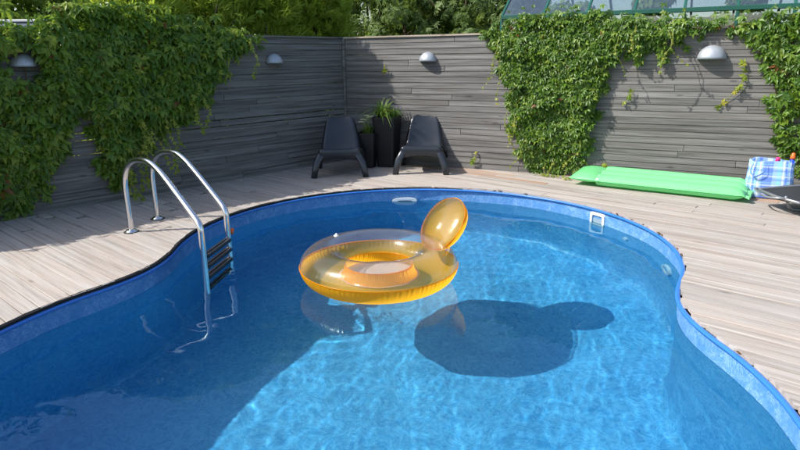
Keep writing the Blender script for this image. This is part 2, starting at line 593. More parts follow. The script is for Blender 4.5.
for i in range(NO):
    F.append((3 * NO + i, 3 * NO + (i + 1) % NO, len(V) - 1))
floor_o = mesh_obj('liner_floor', V, F, M['liner'], pool)
# blue top rail: rounded profile hugging the wall head
prof = [(-0.010, -0.044), (-0.010, -0.028), (-0.004, -0.023), (0.012, -0.022), (0.020, -0.026), (0.023, -0.033), (0.020, -0.042), (0.008, -0.046)]
V, F = [], []
m = len(prof)
for i in range(NO):
    for s, z in prof:
        p = OUT[i] + INW[i] * s
        V.append((p[0], p[1], z))
for i in range(NO):
    j = (i + 1) % NO
    for k in range(m):
        l = (k + 1) % m
        F.append((i * m + k, j * m + k, j * m + l, i * m + l))
mesh_obj('top_rail', V, F, M['rail'], pool)
# black sealing strip between rail and deck, along the shady side
V, F = [], []
idx = [i for i in range(NO) if 75 <= (i * 360.0 / NO) <= 245]
for i in idx:
    p0 = OUT[i] + INW[i] * 0.004
    p1 = OUT[i] - INW[i] * 0.010
    w = 0.004 * math.sin(i * 0.9) + 0.003 * math.sin(i * 2.3)
    tp = min(1.0, (i * 360.0 / NO - 75) / 45.0)
    p1 = OUT[i] - INW[i] * (-0.008 + 0.013 * tp)
    V += [(p0[0], p0[1], -0.020), (p0[0], p0[1], -0.016 + (0.012 + w * 0.3) * tp), (p1[0] - INW[i][0] * (0.008 + w) * tp, p1[1] - INW[i][1] * (0.008 + w) * tp, -0.012 + 0.016 * tp), (p1[0], p1[1], -0.020)]
for q in range(len(idx) - 1):
    for k in range(3):
        F.append((q * 4 + k, q * 4 + 4 + k, q * 4 + 5 + k, q * 4 + k + 1))
mesh_obj('sealing_strip', V, F, M['rubber'], pool, smooth=False)

# brittle brown and black leftovers of sealant along the sunny rim
rs = random.Random(12)
M['residue'] = simple('brown_sealant', (0.09, 0.055, 0.03), 0.9, 0.2, 0, 0.5, 30, 0.8)
for k in range(16):
    dg_ = rs.choice([rs.uniform(40, 100), rs.uniform(5, 45), rs.uniform(322, 352)])
    i = int(dg_ / 360 * NO) % NO
    bm = bmesh.new()
    bmesh.ops.create_icosphere(bm, subdivisions=2, radius=1.0)
    sx_ = rs.uniform(0.010, 0.032) * (1.7 if rs.random() < 0.15 else 1)
    for v_ in bm.verts:
        f_ = 1 + 0.35 * math.sin(v_.co.x * 5 + k) * math.sin(v_.co.y * 7 + 2 * k)
        v_.co = Vector((v_.co.x * sx_ * f_, v_.co.y * rs.uniform(0.008, 0.013) * f_, v_.co.z * 0.004 * f_))
    o = bm_obj('sealant_lump', bm, M['residue'] if dg_ < 45 or dg_ > 300 else M['rubber'], pool, True)
    q_ = OUT[i] - INW[i] * 0.006
    o.location = (q_[0], q_[1], -0.009)
    o.rotation_euler = (0, 0, math.atan2(-INW[i][0], INW[i][1]))

def wall_frame(deg):
    i = int(round(deg / 360.0 * NO)) % NO
    n = Vector((INW[i][0], INW[i][1], 0))
    x = Vector((-n.y, n.x, 0))
    return Vector((OUT[i][0], OUT[i][1], 0)), n, x
def wall_matrix(deg, z):
    p, n, x = wall_frame(deg)
    m = Matrix((( x.x, 0, n.x, p.x), (x.y, 0, n.y, p.y), (0, 1, 0, z), (0, 0, 0, 1)))
    return m      # local: X along wall, Y up, Z into the pool
def ring_plate(outer, inner, depth, n_pts):
    """plate with a hole; outer/inner lists of (x,y)"""
    V = [(x, y, 0.0) for x, y in outer] + [(x, y, depth) for x, y in [(a * 0.96, b * 0.96) for a, b in outer]] \
        + [(x, y, depth) for x, y in inner] + [(x, y, 0.002) for x, y in inner]
    F = []
    n = n_pts
    for r in range(3):
        for i in range(n):
            j = (i + 1) % n
            F.append((r * n + i, r * n + j, (r + 1) * n + j, (r + 1) * n + i))
    return V, F
def superellipse(a, b, e, n):
    out = []
    for i in range(n):
        t = 2 * math.pi * i / n
        c, s = math.cos(t), math.sin(t)
        out.append((a * math.copysign(abs(c) ** e, c), b * math.copysign(abs(s) ** e, s)))
    return out
def fixture(name, deg, z, V, F, mat):
    o = mesh_obj(name, V, F, mat, pool, smooth=False)
    o.matrix_world = wall_matrix(deg, z)
    return o
def deg_of(x, y):
    return math.degrees(math.atan2(y - MIDP[1], x - MIDP[0])) % 360
# skimmer: white square frame with dark mouth and flap
dS = deg_of(2.06, 6.05)
V, F = ring_plate(superellipse(0.100, 0.092, 0.25, 32), superellipse(0.070, 0.062, 0.25, 32), 0.018, 32)
sk = fixture('skimmer', dS, -0.148, V, F, M['white'])
o = mesh_obj('skimmer_flap', [(-0.06, -0.056, 0.004), (0.06, -0.056, 0.004), (0.06, 0.03, 0.004), (-0.06, 0.03, 0.004)], [(0, 1, 2, 3)], simple('skimmer_flap_grey', (0.22, 0.30, 0.36), 0.4), sk, False)
# oval inlet on the far wall
V, F = ring_plate(superellipse(0.155, 0.047, 0.72, 40), superellipse(0.095, 0.016, 0.8, 40), 0.03, 40)
ov = fixture('inlet_fitting', deg_of(0.05, 7.1), -0.172, V, F, M['white'])
o = mesh_obj('inlet_slot', [(x, y, 0.008) for x, y in superellipse(0.095, 0.016, 0.8, 24)], [tuple(range(24))], simple('inlet_slot_grey', (0.25, 0.38, 0.48), 0.4), ov, False)
# round underwater lamp ring and a small nozzle
V, F = ring_plate(superellipse(0.105, 0.105, 1, 36), superellipse(0.062, 0.062, 1, 36), 0.025, 36)
lr = fixture('round_fitting', deg_of(2.27, 4.82), -0.42, V, F, M['white'])
o = mesh_obj('round_fitting_glass', [(x, y, 0.012) for x, y in superellipse(0.062, 0.062, 1, 24)], [tuple(range(24))], simple('fitting_glass', (0.12, 0.33, 0.60), 0.25), lr, False)
V, F = ring_plate(superellipse(0.034, 0.034, 1, 20), superellipse(0.014, 0.014, 1, 20), 0.03, 20)
fixture('nozzle', deg_of(2.2, 5.62), -0.34, V, F, M['white'])

# ---------------- water surface with real ripples
def wave_height(X, Y):
    r = np.random.default_rng(5)
    Z = np.zeros_like(X)
    for i in range(80):
        lam = 0.065 * (0.42 / 0.065) ** r.random()
        k = 2 * math.pi / lam
        a = r.uniform(0, 2 * math.pi)
        amp = 0.00036 * (lam ** 1.2) * r.uniform(0.5, 1.2)
        Z += amp * np.sin(k * (X * math.cos(a) + Y * math.sin(a)) + r.uniform(0, 6.28))
    for i in range(14):
        lam = 0.45 * (1.5 / 0.45) ** r.random()
        k = 2 * math.pi / lam
        a = r.uniform(0, 2 * math.pi)
        Z += 0.0011 * lam ** 1.2 * r.uniform(0.5, 1.2) * np.sin(k * (X * math.cos(a) + Y * math.sin(a)) + r.uniform(0, 6.28))
    # rings running from the ladder and from the float
    for cx_, cy_, am in ((-1.45, 4.6, 0.0016),):
        d = np.hypot(X - cx_, Y - cy_)
        Z += am * np.exp(-d / 0.22) * np.sin(d * 44 + 2.0 * np.sin(3 * np.arctan2(Y - cy_, X - cx_)))
    # breeze ripples over the sheltered left side
    mask = 1.0 / (1.0 + np.exp((X + 1.75 + 0.22 * (4.5 - Y) * 0) * 6.0)) * (0.55 + 0.45 * np.sin(X * 3.1 + Y * 1.7))
    W = np.zeros_like(X)
    for i in range(26):
        lam = 0.11 * (0.45 / 0.11) ** r.random()
        a = math.radians(20) + r.normal(0, 0.55)
        W += 0.0020 * lam ** 1.15 * r.uniform(0.5, 1.2) * np.sin(2 * math.pi / lam * (X * math.cos(a) + Y * math.sin(a)) + r.uniform(0, 6.28))
    Z += W * mask
    return Z
step = 0.0155
gx = np.arange(-2.6, 2.45, step); gy = np.arange(0.5, 7.3, step)
GX, GY = np.meshgrid(gx, gy, indexing='ij')
da = np.hypot(GX - C1[0], GY - C1[1]) - R1
db = np.hypot(GX - C2[0], GY - C2[1]) - R2
hh = np.maximum(0.5 - np.abs(da - db), 0) / 0.5
SD = np.minimum(da, db) - hh * hh * 0.125
GZ = WATER_Z + wave_height(GX, GY)
inside = SD < 0.035
ny = GX.shape[1]
ids = np.arange(GX.size).reshape(GX.shape)
cell = inside[:-1, :-1] & inside[1:, :-1] & inside[:-1, 1:] & inside[1:, 1:]
Q = np.stack([ids[:-1, :-1][cell], ids[1:, :-1][cell], ids[1:, 1:][cell], ids[:-1, 1:][cell]], 1)
used, inv = np.unique(Q.ravel(), return_inverse=True)
VV = np.stack([GX.ravel(), GY.ravel(), GZ.ravel()], 1)[used]
water = mesh_obj('water', VV.tolist(), inv.reshape(-1, 4).tolist(), M['water'])
tag(water, 'clear rippled blue water filling the pool', 'water', kind='structure')
water.cycles.is_caustics_caster = True
for o in (wall, floor_o):
    o.cycles.is_caustics_receiver = True

# ---------------- fence frames
CORN = Vector((-0.80, 9.24, 0))
LD = Vector((-0.668, -0.744, 0)); LN = Vector((0.744, -0.668, 0))     # left fence: along (towards camera), facing the pool
RD = Vector((0.8937, -0.4487, 0)); RN = Vector((-0.4487, -0.8937, 0))  # back fence
FH = 1.77
def fence_point(side, s, off, z):
    d, n = (LD, LN) if side == 'L' else (RD, RN)
    return CORN + d * s + n * off + Vector((0, 0, z))

# ---------------- deck of separate boards, running square to the left fence
UB = Vector((0.744, -0.668, 0)); VB = Vector((0.668, 0.744, 0))
u0 = CORN.dot(UB) - 0.004
vR0 = CORN.dot(VB)
deck = empty('deck', (0, 0, 0), label='weathered pale wooden plank deck surrounding the pool', cat='deck', kind='structure')
cutters = []
for off in (0.004, 0.010, 0.017, 0.001):
    po = outline(off, 240)
    V = [(p[0], p[1], -0.3) for p in po] + [(p[0], p[1], 0.3) for p in po]
    n = len(po)
    F = [(i, (i + 1) % n, n + (i + 1) % n, n + i) for i in range(n)] + [tuple(range(n - 1, -1, -1)), tuple(range(n, 2 * n))]
    c = mesh_obj('cutter', V, F, None, None, False)
    cutters.append(c)
pool_uv = np.array([[p[0] * UB.x + p[1] * UB.y, p[0] * VB.x + p[1] * VB.y] for p in OUT])
vmin, vmax = pool_uv[:, 1].min(), pool_uv[:, 1].max()
PITCH, BW, BT = 0.106, 0.1000, 0.028
rotB = math.atan2(UB.y, UB.x)
boards = []
v = -1.0
row = 0
rb = random.Random(4)
while v < 9.0:
    vc = v + PITCH / 2
    # where this row meets the back fence line
    us = u0 + 0.012
    if vc > vR0 - 0.15:
        d = RD
        slope = d.dot(VB) / d.dot(UB)
        us = max(u0 + 0.012, u0 + (v - vR0) / slope - 0.3)
    ue = 2.6
    cuts = [us]
    gap = None
    if 0.0 < vc < 4.4 and rb.random() < 0.28:
        gap = us + rb.uniform(0.12, 0.95)
        cuts.append(gap)
    if vmin - 0.1 < vc < vmax + 0.1:
        inter = pool_uv[np.abs(pool_uv[:, 1] - vc) < 0.12][:, 0]
        um = float(np.mean(inter)) if len(inter) else -2.6
        if len(inter) and um - cuts[-1] > 0.3:
            if inter.min() - us > 2.6 and rb.random() < 0.5:
                cuts.append(us + rb.uniform(0.8, 1.8))
            cuts.append(um)
    if not (vmin - 0.1 < vc < vmax + 0.1) or True:
        last = cuts[-1]
        start = max(last, float(inter.max())) if len(cuts) > 1 and vmin - 0.1 < vc < vmax + 0.1 and len(inter) else last
        p = start + rb.uniform(1.4, 3.6)
        while p < ue - 0.6:
            cuts.append(p)
            p += rb.uniform(2.2, 4.0)
    cuts.append(ue)
    for a, b in zip(cuts[:-1], cuts[1:]):
        L = b - a - 0.004
        if gap is not None and abs(b - gap) < 1e-6: L -= rb.uniform(0.02, 0.10)
        if L < 0.05: continue
        bm = box_bm(L, BW, BT, (L / 2, 0, -BT / 2), 0.0025)
        o = bm_obj('deck_board', bm, M['deck'], deck)
        pos = UB * (a + 0.002) + VB * vc
        o.location = (pos.x, pos.y, rb.uniform(-0.0025, 0.0025))
        o.rotation_euler = (rb.uniform(-0.006, 0.006), 0, rotB)
        cen = pos + UB * (L / 2)
        t = 0.0
        r = rb.random()
        if r < 0.05: t = rb.uniform(0.1, 0.3)
        fd = (cen - CORN).dot(-RN)     # distance in front of the back fence is -fd
        if -fd < 0.75 and cen.x > 0.6 and rb.random() < 0.55: t = rb.uniform(0.5, 1.0)
        o["tint"] = t
        boards.append(o)
        md = o.modifiers.new('cut', 'BOOLEAN')
        md.operation = 'DIFFERENCE'; md.solver = 'EXACT'; md.object = rb.choice(cutters)
    v += PITCH
    row += 1
bpy.context.view_layer.update()
dg = bpy.context.evaluated_depsgraph_get()
new = []
for o in boards:
    new.append(bpy.data.meshes.new_from_object(o.evaluated_get(dg)))
for o, me in zip(boards, new):
    old = o.data
    o.modifiers.clear()
    o.data = me
    bpy.data.meshes.remove(old)
    # trim along the back fence
    bm = bmesh.new(); bm.from_mesh(me)
    mw = Matrix.Translation(o.location) @ o.rotation_euler.to_matrix().to_4x4()
    inv_m = mw.inverted()
    pc = inv_m @ (CORN + RN * 0.009)
    nn = (inv_m.to_3x3() @ (-RN)).normalized()
    bmesh.ops.bisect_plane(bm, geom=bm.verts[:] + bm.edges[:] + bm.faces[:], plane_co=pc, plane_no=nn, clear_outer=True)
    bm.to_mesh(me)
    if len(bm.faces) < 3:
        bm.free(); bpy.data.objects.remove(o, do_unlink=True); continue
    bm.free()
    me.name = 'deck_board'
for c in cutters:
    bpy.data.objects.remove(c, do_unlink=True)

# ---------------- fences of separate boards
def build_fence(side, length, label, seed):
    d, n = (LD, LN) if side == 'L' else (RD, RN)
    f = empty('wooden_fence', CORN, label=label, cat='fence')
    rf = random.Random(seed)
    ang = math.atan2(d.y, d.x)
    rows = 23
    ph = FH / rows
    h0 = ph * 0.972
    cache = {}
    for r in range(rows):
        s = 0.02
        first = rf.uniform(1.0, 4.6)
        while s < length:
            L = min(first if s < 0.1 else rf.uniform(3.0, 4.8), length - s)
            if length - s - L < 0.5: L = length - s
            h = ph * 1.05 if rf.random() > 0.05 else ph * rf.uniform(0.93, 0.96)
            if side == 'L' and r in (8, 9): h = ph * 0.87
            if r == 0: h += 0.03
            bm = box_bm(L - 0.004, 0.020, h, (L / 2, 0, h / 2), 0.003)
            o = bm_obj('board', bm, M['fence'], f)
            p = d * s + n * (rf.uniform(-0.0006, 0.0006) - 0.006)
            o.location = (p.x, p.y, r * ph + 0.004 - (0.03 if r == 0 else 0))
            tilt = rf.uniform(0.080, 0.092)
            o.rotation_euler = (tilt if side == 'L' else -tilt, rf.uniform(-0.0006, 0.0006), ang)
            o["tint"] = rf.uniform(0, 0.5) if rf.random() < 0.12 else 0.0
            s += L
    s = 0.1
    while s < length + 0.1:
        bm = box_bm(0.07, 0.07, FH - 0.02, (0, 0, FH / 2 - 0.06), 0.004)
        o = bm_obj('post', bm, M['fence'], f)
        p = d * min(s, length - 0.05) - n * 0.075
        o.location = (p.x, p.y, 0); o.rotation_euler = (0, 0, ang); o["tint"] = 0.0
        s += 1.6
    s = 0.0
    while s < length:
        L = min(3.2, length - s)
        bm = box_bm(L - 0.006, 0.10, 0.024, (L / 2, 0, 0), 0.003)
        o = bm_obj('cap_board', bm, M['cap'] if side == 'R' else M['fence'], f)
        p = d * s - n * 0.03
        o.location = (p.x, p.y, FH + 0.014); o.rotation_euler = (0, 0, ang); o["tint"] = 0.0
        s += L
    return f
build_fence('L', 6.6, 'dark shaded horizontal-board wooden fence behind the pool ladder', 3)
build_fence('R', 8.2, 'sunlit grey horizontal-board wooden fence behind chairs and green air mattress', 9)
# corner post
pb = empty('corner_post', CORN, label='square wooden post in the corner where the two fences meet', cat='post')
o = bm_obj('post_shaft', box_bm(0.04, 0.03, FH + 0.01, (0.0, -0.0, FH / 2), 0.004), M['fence'], pb)
o.location = (0.0, -0.02, 0); o.rotation_euler = (0, 0, math.radians(10)); o["tint"] = 0.0

# ================================================================== VEGETATION
def piecewise(pts):
    xs = np.array([p[0] for p in pts]); ys = np.array([p[1] for p in pts])
    return lambda x: np.interp(x, xs, ys)

def creeper(side, label, top, bot, s0, s1, n, thick, seed, size=0.085, tendrils=10, holes=(), crest=0.06, tone_shift=0.0):
    d, nn = (LD, LN) if side == 'L' else (RD, RN)
    rng = np.random.default_rng(seed)
    top = sorted(top); bot = sorted(bot)
    ft, fb = piecewise(top), piecewise(bot)
    root = empty('creeper', CORN + d * ((s0 + s1) / 2), label=label, cat='creeper', group='creepers climbing the fences')
    S, Z = [], []
    while len(S) < n:
        s = rng.uniform(s0, s1, n * 2)
        z = rng.uniform(-0.02, 2.45, n * 2)
        zt, zb = ft(s), fb(s)
        edge = 0.07 * np.sin(s * 23 + 1.3) + 0.05 * np.sin(s * 51)
        s = s + 0.05 * np.sin(z * 17 + 1) + 0.03 * np.sin(z * 41)
        ok = (z < zt - crest + rng.exponential(crest, n * 2) + 0.04 * np.sin(s * 31)) & (z > zb + edge + rng.exponential(0.05, n * 2))
        for hs, hz, hr in holes:
            ok &= ((s - hs) ** 2 + (z - hz) ** 2 > (hr * rng.uniform(0.85, 1.25, n * 2)) ** 2)
        # lumps: thin out between cushions
        lump = 0.55 + 0.45 * np.sin(s * 7.1 + 2 * np.sin(z * 5)) * np.sin(z * 8.3 + 1.7 * np.sin(s * 4))
        ok &= rng.random(n * 2) < 0.45 + 0.55 * lump
        S += list(s[ok]); Z += list(z[ok])
    S = np.array(S[:n]); Z = np.array(Z[:n])
    lump = 0.5 + 0.5 * np.sin(S * 6.3 + 2 * np.sin(Z * 4.1)) * np.sin(Z * 7.3 + 1.9 * np.sin(S * 3.7))
    height = np.clip((Z - fb(S)) / np.maximum(ft(S) - fb(S), 0.1), 0, 1)
    T = thick * (0.35 + 0.65 * lump) * (0.35 + 0.65 * height ** 0.7) * np.clip(height * 6, 0.35, 1)
    T = T * np.where(Z > 1.3, np.clip(1 - (Z - 1.3) * 0.75, 0.5, 1), 1)
    off = 0.015 + T * rng.random(len(S)) ** 0.55
    over = Z > FH
    off[over] = rng.uniform(-0.22, 1.0, over.sum()) * T[over] + 0.0
    dv, nv = np.array(d), np.array(nn)
    P = np.array(CORN)[None] + dv[None] * S[:, None] + nv[None] * off[:, None]
    P[:, 2] = Z
    N = nv[None] + rng.normal(0, 0.42, (len(S), 3)); N[:, 2] += 0.55 + 0.5 * over
    TP = np.tile(np.array([0, 0, -1.0]), (len(S), 1)) + dv[None] * rng.normal(0, 0.6, (len(S), 1)) + nv[None] * 0.35
    sz = size * rng.uniform(0.55, 1.2, len(S))
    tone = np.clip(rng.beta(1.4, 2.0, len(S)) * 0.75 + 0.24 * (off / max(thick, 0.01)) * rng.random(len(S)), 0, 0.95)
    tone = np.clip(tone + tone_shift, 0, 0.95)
    tone[rng.random(len(S)) < 0.006] = 1.0
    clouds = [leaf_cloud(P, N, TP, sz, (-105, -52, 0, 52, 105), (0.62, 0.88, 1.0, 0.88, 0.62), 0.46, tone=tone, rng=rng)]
    # woody stems close to the boards
    tubes = []
    for i in range(max(4, int((s1 - s0) * 3))):
        s = rng.uniform(s0 + 0.1, s1 - 0.1)
        zt, zb = float(ft(s)), float(fb(s))
        pts = []
        zz = zb + 0.08
        ss = s
        while zz < zt - 0.05:
            pts.append(CORN + d * ss + nn * (0.02 + 0.015 * rng.random()) + Vector((0, 0, zz)))
            zz += 0.16; ss += rng.normal(0, 0.05)
        if len(pts) > 2:
            tubes.append(tube(smooth_path(pts, 3), 0.006, 5))
    for Vt, Ft in tubes:
        mesh_obj('woody_stem', Vt, Ft, M['woodystem'], root)
    # loose hanging tendrils carrying small young leaves
    tt = []
    lp, ln, lt, ls = [], [], [], []
    for i in range(tendrils):
        s = rng.uniform(s0 + 0.05, s1 - 0.05)
        if any(abs(s - hs) < hr + 0.1 for hs, hz, hr in holes): continue
        z0 = float(fb(s)) + rng.uniform(0.1, 0.5)
        z0 = min(z0, float(ft(s)) - 0.1)
        L = rng.uniform(0.25, 0.6)
        sway = rng.normal(0, 0.35)
        pts = []
        o0 = thick * rng.uniform(0.5, 1.0)
        for q in range(7):
            f_ = q / 6
            zq = max(z0 - L * f_, 0.03)
            pts.append(CORN + d * (s + sway * f_ * f_ * L + 0.02 * math.sin(f_ * 9 + i)) + nn * (o0 + 0.10 * math.sin(f_ * 2.4)) + Vector((0, 0, zq)))
        sp = smooth_path(pts, 3)
        tt.append(tube(sp, [0.0042 * (1 - 0.6 * k / len(sp)) for k in range(len(sp))], 5))
        for k in range(2, len(sp), 2):
            lp.append(np.array(sp[k])); ln.append(nv + rng.normal(0, 0.6, 3) + np.array([0, 0, 0.4]))
            lt.append(np.array([0, 0, -1.0]) + dv * rng.normal(0, 1.2)); ls.append(size * rng.uniform(0.3, 0.6))
    if tt:
        for Vt, Ft in tt:
            mesh_obj('tendril', Vt, Ft, M['stem'], root)
        clouds.append(leaf_cloud(np.array(lp), np.array(ln), np.array(lt), np.array(ls), (-95, -48, 0, 48, 95), (0.62, 0.88, 1.0, 0.88, 0.62), 0.44,
                                 tone=rng.uniform(0.55, 0.95, len(lp)), rng=rng))
    Vc, Fc, Tc = cat_clouds(clouds)
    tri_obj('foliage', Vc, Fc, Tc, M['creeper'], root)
    # children were built in world space
    for c in root.children:
        c.matrix_parent_inverse = Matrix.Translation(-Vector(root.location))
    return root

Ltop = [(1.40, 1.72), (1.64, 1.78), (1.86, 1.86), (2.26, 1.90), (2.63, 1.92), (2.98, 1.96), (3.29, 2.08), (3.59, 2.09), (3.9, 1.99), (4.09, 1.86), (4.43, 1.80), (5.2, 1.85), (6.4, 1.85)]
Lbot = [(1.40, 1.74), (1.72, 1.66), (1.95, 1.50), (2.19, 1.22), (2.34, 1.05), (2.64, 0.76), (2.90, 0.73), (3.14, 0.62), (3.36, 0.33), (3.52, 0.10), (3.60, 0.05), (3.66, 0.50), (3.70, 0.95), (3.85, 0.92), (3.99, 0.66), (4.25, 0.26), (4.42, 0.05), (6.4, 0.02)]
creeper('L', 'thick dark green creeper hanging over the shaded fence above the pool ladder', Ltop, Lbot, 1.42, 6.3, 7600, 0.30, 21, 0.102, 34, holes=[(4.27, 1.49, 0.17), (1.27, 1.5, 0.25)])
Rtop = [(2.10, 1.79), (2.28, 1.86), (2.67, 1.97), (3.15, 1.99), (3.62, 1.98), (4.07, 1.92), (4.39, 1.87), (4.6, 1.86), (5.1, 1.86)]
Rbot = [(2.10, 1.76), (2.29, 1.62), (2.37, 1.50), (2.46, 1.15), (2.52, 0.95), (2.56, 0.62), (2.66, 0.45), (2.72, 0.12), (2.85, 0.02), (3.46, 0.03), (3.58, 0.16), (3.61, 0.49), (3.65, 0.86), (3.69, 1.10), (3.79, 1.33), (3.88, 1.5), (4.02, 1.5), (4.09, 1.24), (4.14, 1.55), (4.27, 1.55), (4.35, 1.24), (4.40, 1.6), (4.61, 1.70), (5.1, 1.76)]
creeper('R', 'bright green creeper mass hanging to the deck between chairs and green air mattress', Rtop, Rbot, 2.12, 5.05, 6200, 0.24, 33, 0.066, 22, holes=[(4.85, 1.52, 0.22)], crest=0.035, tone_shift=-0.14)
Etop = [(4.98, 1.79), (5.10, 1.80), (5.17, 1.87), (5.34, 1.93), (5.61, 1.95), (7.9, 1.95)]
Ebot = [(4.98, 1.76), (5.16, 1.64), (5.28, 1.50), (5.39, 1.40), (5.46, 0.98), (5.60, 0.50), (5.72, 0.33), (6.1, 0.2), (7.9, 0.1)]
creeper('R', 'green creeper curtain hanging over the plaid bag at the fence end', Etop, Ebot, 5.0, 7.8, 3600, 0.26, 47, 0.085, 8, crest=0.04, tone_shift=-0.14)

# small sprigs growing out of gaps in the back fence
for (s, z, n_, lab) in ((3.72, 0.13, 9, 'small green sprig growing from fence foot behind green air mattress'), (3.95, 1.02, 5, 'thin creeper sprig clinging to fence boards left of the big lamp'),
                        (4.98, 1.18, 14, 'long yellowing creeper runner dangling right of the big wall lamp'), (2.02, 0.16, 6, 'tiny green sprig on fence boards right of the chairs'),
                        (0.62, 1.32, 4, 'small green sprig on boards above the planters')):
    rng = np.random.default_rng(int(s * 100))
    root = empty('creeper_sprig', fence_point('R', s, 0.0, z), label=lab, cat='sprig', group='small creeper sprigs on the back fence')
    pts = []
    for q in range(6):
        f_ = q / 5
        pts.append(Vector(RD) * ((0.22 if n_ > 10 else 0.08) * math.sin(f_ * 2.2)) + Vector(RN) * (0.006 + 0.03 * f_ * (1 - f_) * 4) + Vector((0, 0, (0.5 if n_ > 10 else 0.16) * (f_ - 0.5))))
    sp = smooth_path(pts, 3)
    Vt, Ft = tube(sp, 0.0035, 5)
    mesh_obj('stem', Vt, Ft, M['stem'], root)
    k = rng.integers(0, len(sp), n_)
    P = np.array([np.array(sp[i]) + np.array(RN) * 0.02 for i in k])
    tri_obj('foliage', *leaf_cloud(P, np.tile(np.array(RN), (n_, 1)) + rng.normal(0, 0.4, (n_, 3)), np.tile(np.array([0, 0, -1.0]), (n_, 1)) + rng.normal(0, 0.6, (n_, 3)),
            0.06 * rng.uniform(0.7, 1.2, n_), (-95, -48, 0, 48, 95), (0.6, 0.88, 1, 0.88, 0.6), 0.46, tone=rng.uniform(0.5, 0.95, n_), rng=rng), M['creeper'], root)

def limbs(rng, h, r0, crown_r, n_l, z_lo):
    parts = [tube([(0, 0, -0.2), (0.02, 0.01, h * 0.3), (-0.03, 0.03, h * 0.6), (0, 0, h * 0.92)], [r0, r0 * 0.8, r0 * 0.5, r0 * 0.12], 8)]
    ends = []
    for i in range(n_l):
        a = rng.uniform(0, 6.28)
        z = rng.uniform(z_lo, h * 0.8)
        L = crown_r * rng.uniform(0.5, 0.95)
        e = Vector((math.cos(a) * L, math.sin(a) * L, z + L * rng.uniform(0.3, 0.9)))
        parts.append(tube([(0, 0, z), (e.x * 0.5, e.y * 0.5, z + (e.z - z) * 0.35), tuple(e)], [r0 * 0.38, r0 * 0.25, r0 * 0.08], 6))
        ends.append(np.array(e))
    return join(parts), ends

def crown_points(rng, n, h, rx, ry, z0, shape, lumps):
    """points in clumps over the crown volume"""
    out, nr = [], []
    cen = []
    for i in range(lumps):
        t = rng.random() ** 0.8
        z = z0 + (h - z0) * t
        rad = shape((z - z0) / (h - z0))
        a = rng.uniform(0, 6.28)
        q = rng.uniform(0.55, 0.98)
        cen.append((math.cos(a) * rx * rad * q, math.sin(a) * ry * rad * q, z, rng.uniform(0.6, 1.15)))
    cen = np.array(cen)
    k = rng.integers(0, lumps, n)
    c = cen[k]
    d = rng.normal(0, 1, (n, 3)); d /= np.linalg.norm(d, axis=1, keepdims=True)
    lr = 0.20 * min(rx, ry) + 0.10
    rr = lr * c[:, 3] * rng.random(n) ** 0.4
    P = c[:, :3] + d * rr[:, None] * np.array([1, 1, 0.85])
    out_dir = P * np.array([1, 1, 0]) / max(rx, ry)
    out_dir[:, 2] = 0.35
    N = d * 0.8 + out_dir * 0.8 + rng.normal(0, 0.25, (n, 3))
    return P, N

def tree(name, label, cat, loc, h, rx, ry, n, mat, style, seed, z0=0.25, group=None, lumps=70, behind=None):
    rng = np.random.default_rng(seed)
    root = empty(name, loc, rng.uniform(0, 6.28) if behind is None else 0.0, label=label, cat=cat, group=group)
    (Vt, Ft), _ = limbs(rng, h, 0.05 + 0.012 * h, max(rx, ry), 9, z0 + 0.2)
    mesh_obj('trunk', Vt, Ft, M['bark'], root)
    if style == 'thuja':
        P, N = crown_points(rng, n, h, rx, ry, z0, lambda t: (1 - t ** 2.2 * 0.75), lumps)
        if behind is not None:      # the hedge is clipped flat where it touches the fence
            d_ = (P + np.array(loc) - np.array(CORN)) @ np.array(behind)
            k_ = (d_ < -0.24) | ((P[:, 2] > 2.1) & (d_ < -0.05))
            P, N = P[k_], N[k_]; n = len(P)
        TP = np.tile(np.array([0, 0, 0.7]), (n, 1)) + N * 0.9 + rng.normal(0, 0.3, (n, 3))
        N2 = np.cross(TP, rng.normal(0, 1, (n, 3)))
        cl = leaf_cloud(P, N2, TP, 0.15 * rng.uniform(0.6, 1.3, n), (-58, -30, -8, 14, 36, 60), (0.6, 0.85, 1, 0.95, 0.8, 0.55), 0.15, 0.03, rng=rng)
    elif style == 'willow':
        P, N = crown_points(rng, n, h, rx, ry, z0, lambda t: 0.6 + 0.4 * math.sin(math.pi * min(1, t + 0.15)), lumps)
        TP = np.tile(np.array([0, 0, -0.3]), (n, 1)) + N + rng.normal(0, 0.5, (n, 3))
        cl = leaf_cloud(P, N, TP, 0.10 * rng.uniform(0.6, 1.3, n), (-75, -35, 0, 35, 75), (0.8, 0.95, 1, 0.95, 0.8), 0.24, 0.05, rng=rng)
    else:
        P, N = crown_points(rng, n, h, rx, ry, z0, lambda t: 0.55 + 0.45 * math.sin(math.pi * min(1, t * 0.9 + 0.12)), lumps)
        TP = np.tile(np.array([0, 0, -0.5]), (n, 1)) + N * 0.7 + rng.normal(0, 0.5, (n, 3))
        cl = leaf_cloud(P, N, TP, (0.05 + 0.03 * h) * rng.uniform(0.7, 1.3, n), (-80, -30, 25, 75), (0.8, 1, 1, 0.8), 0.5, 0.1, rng=rng)
    tri_obj('crown', *cl, mat, root)
    return root

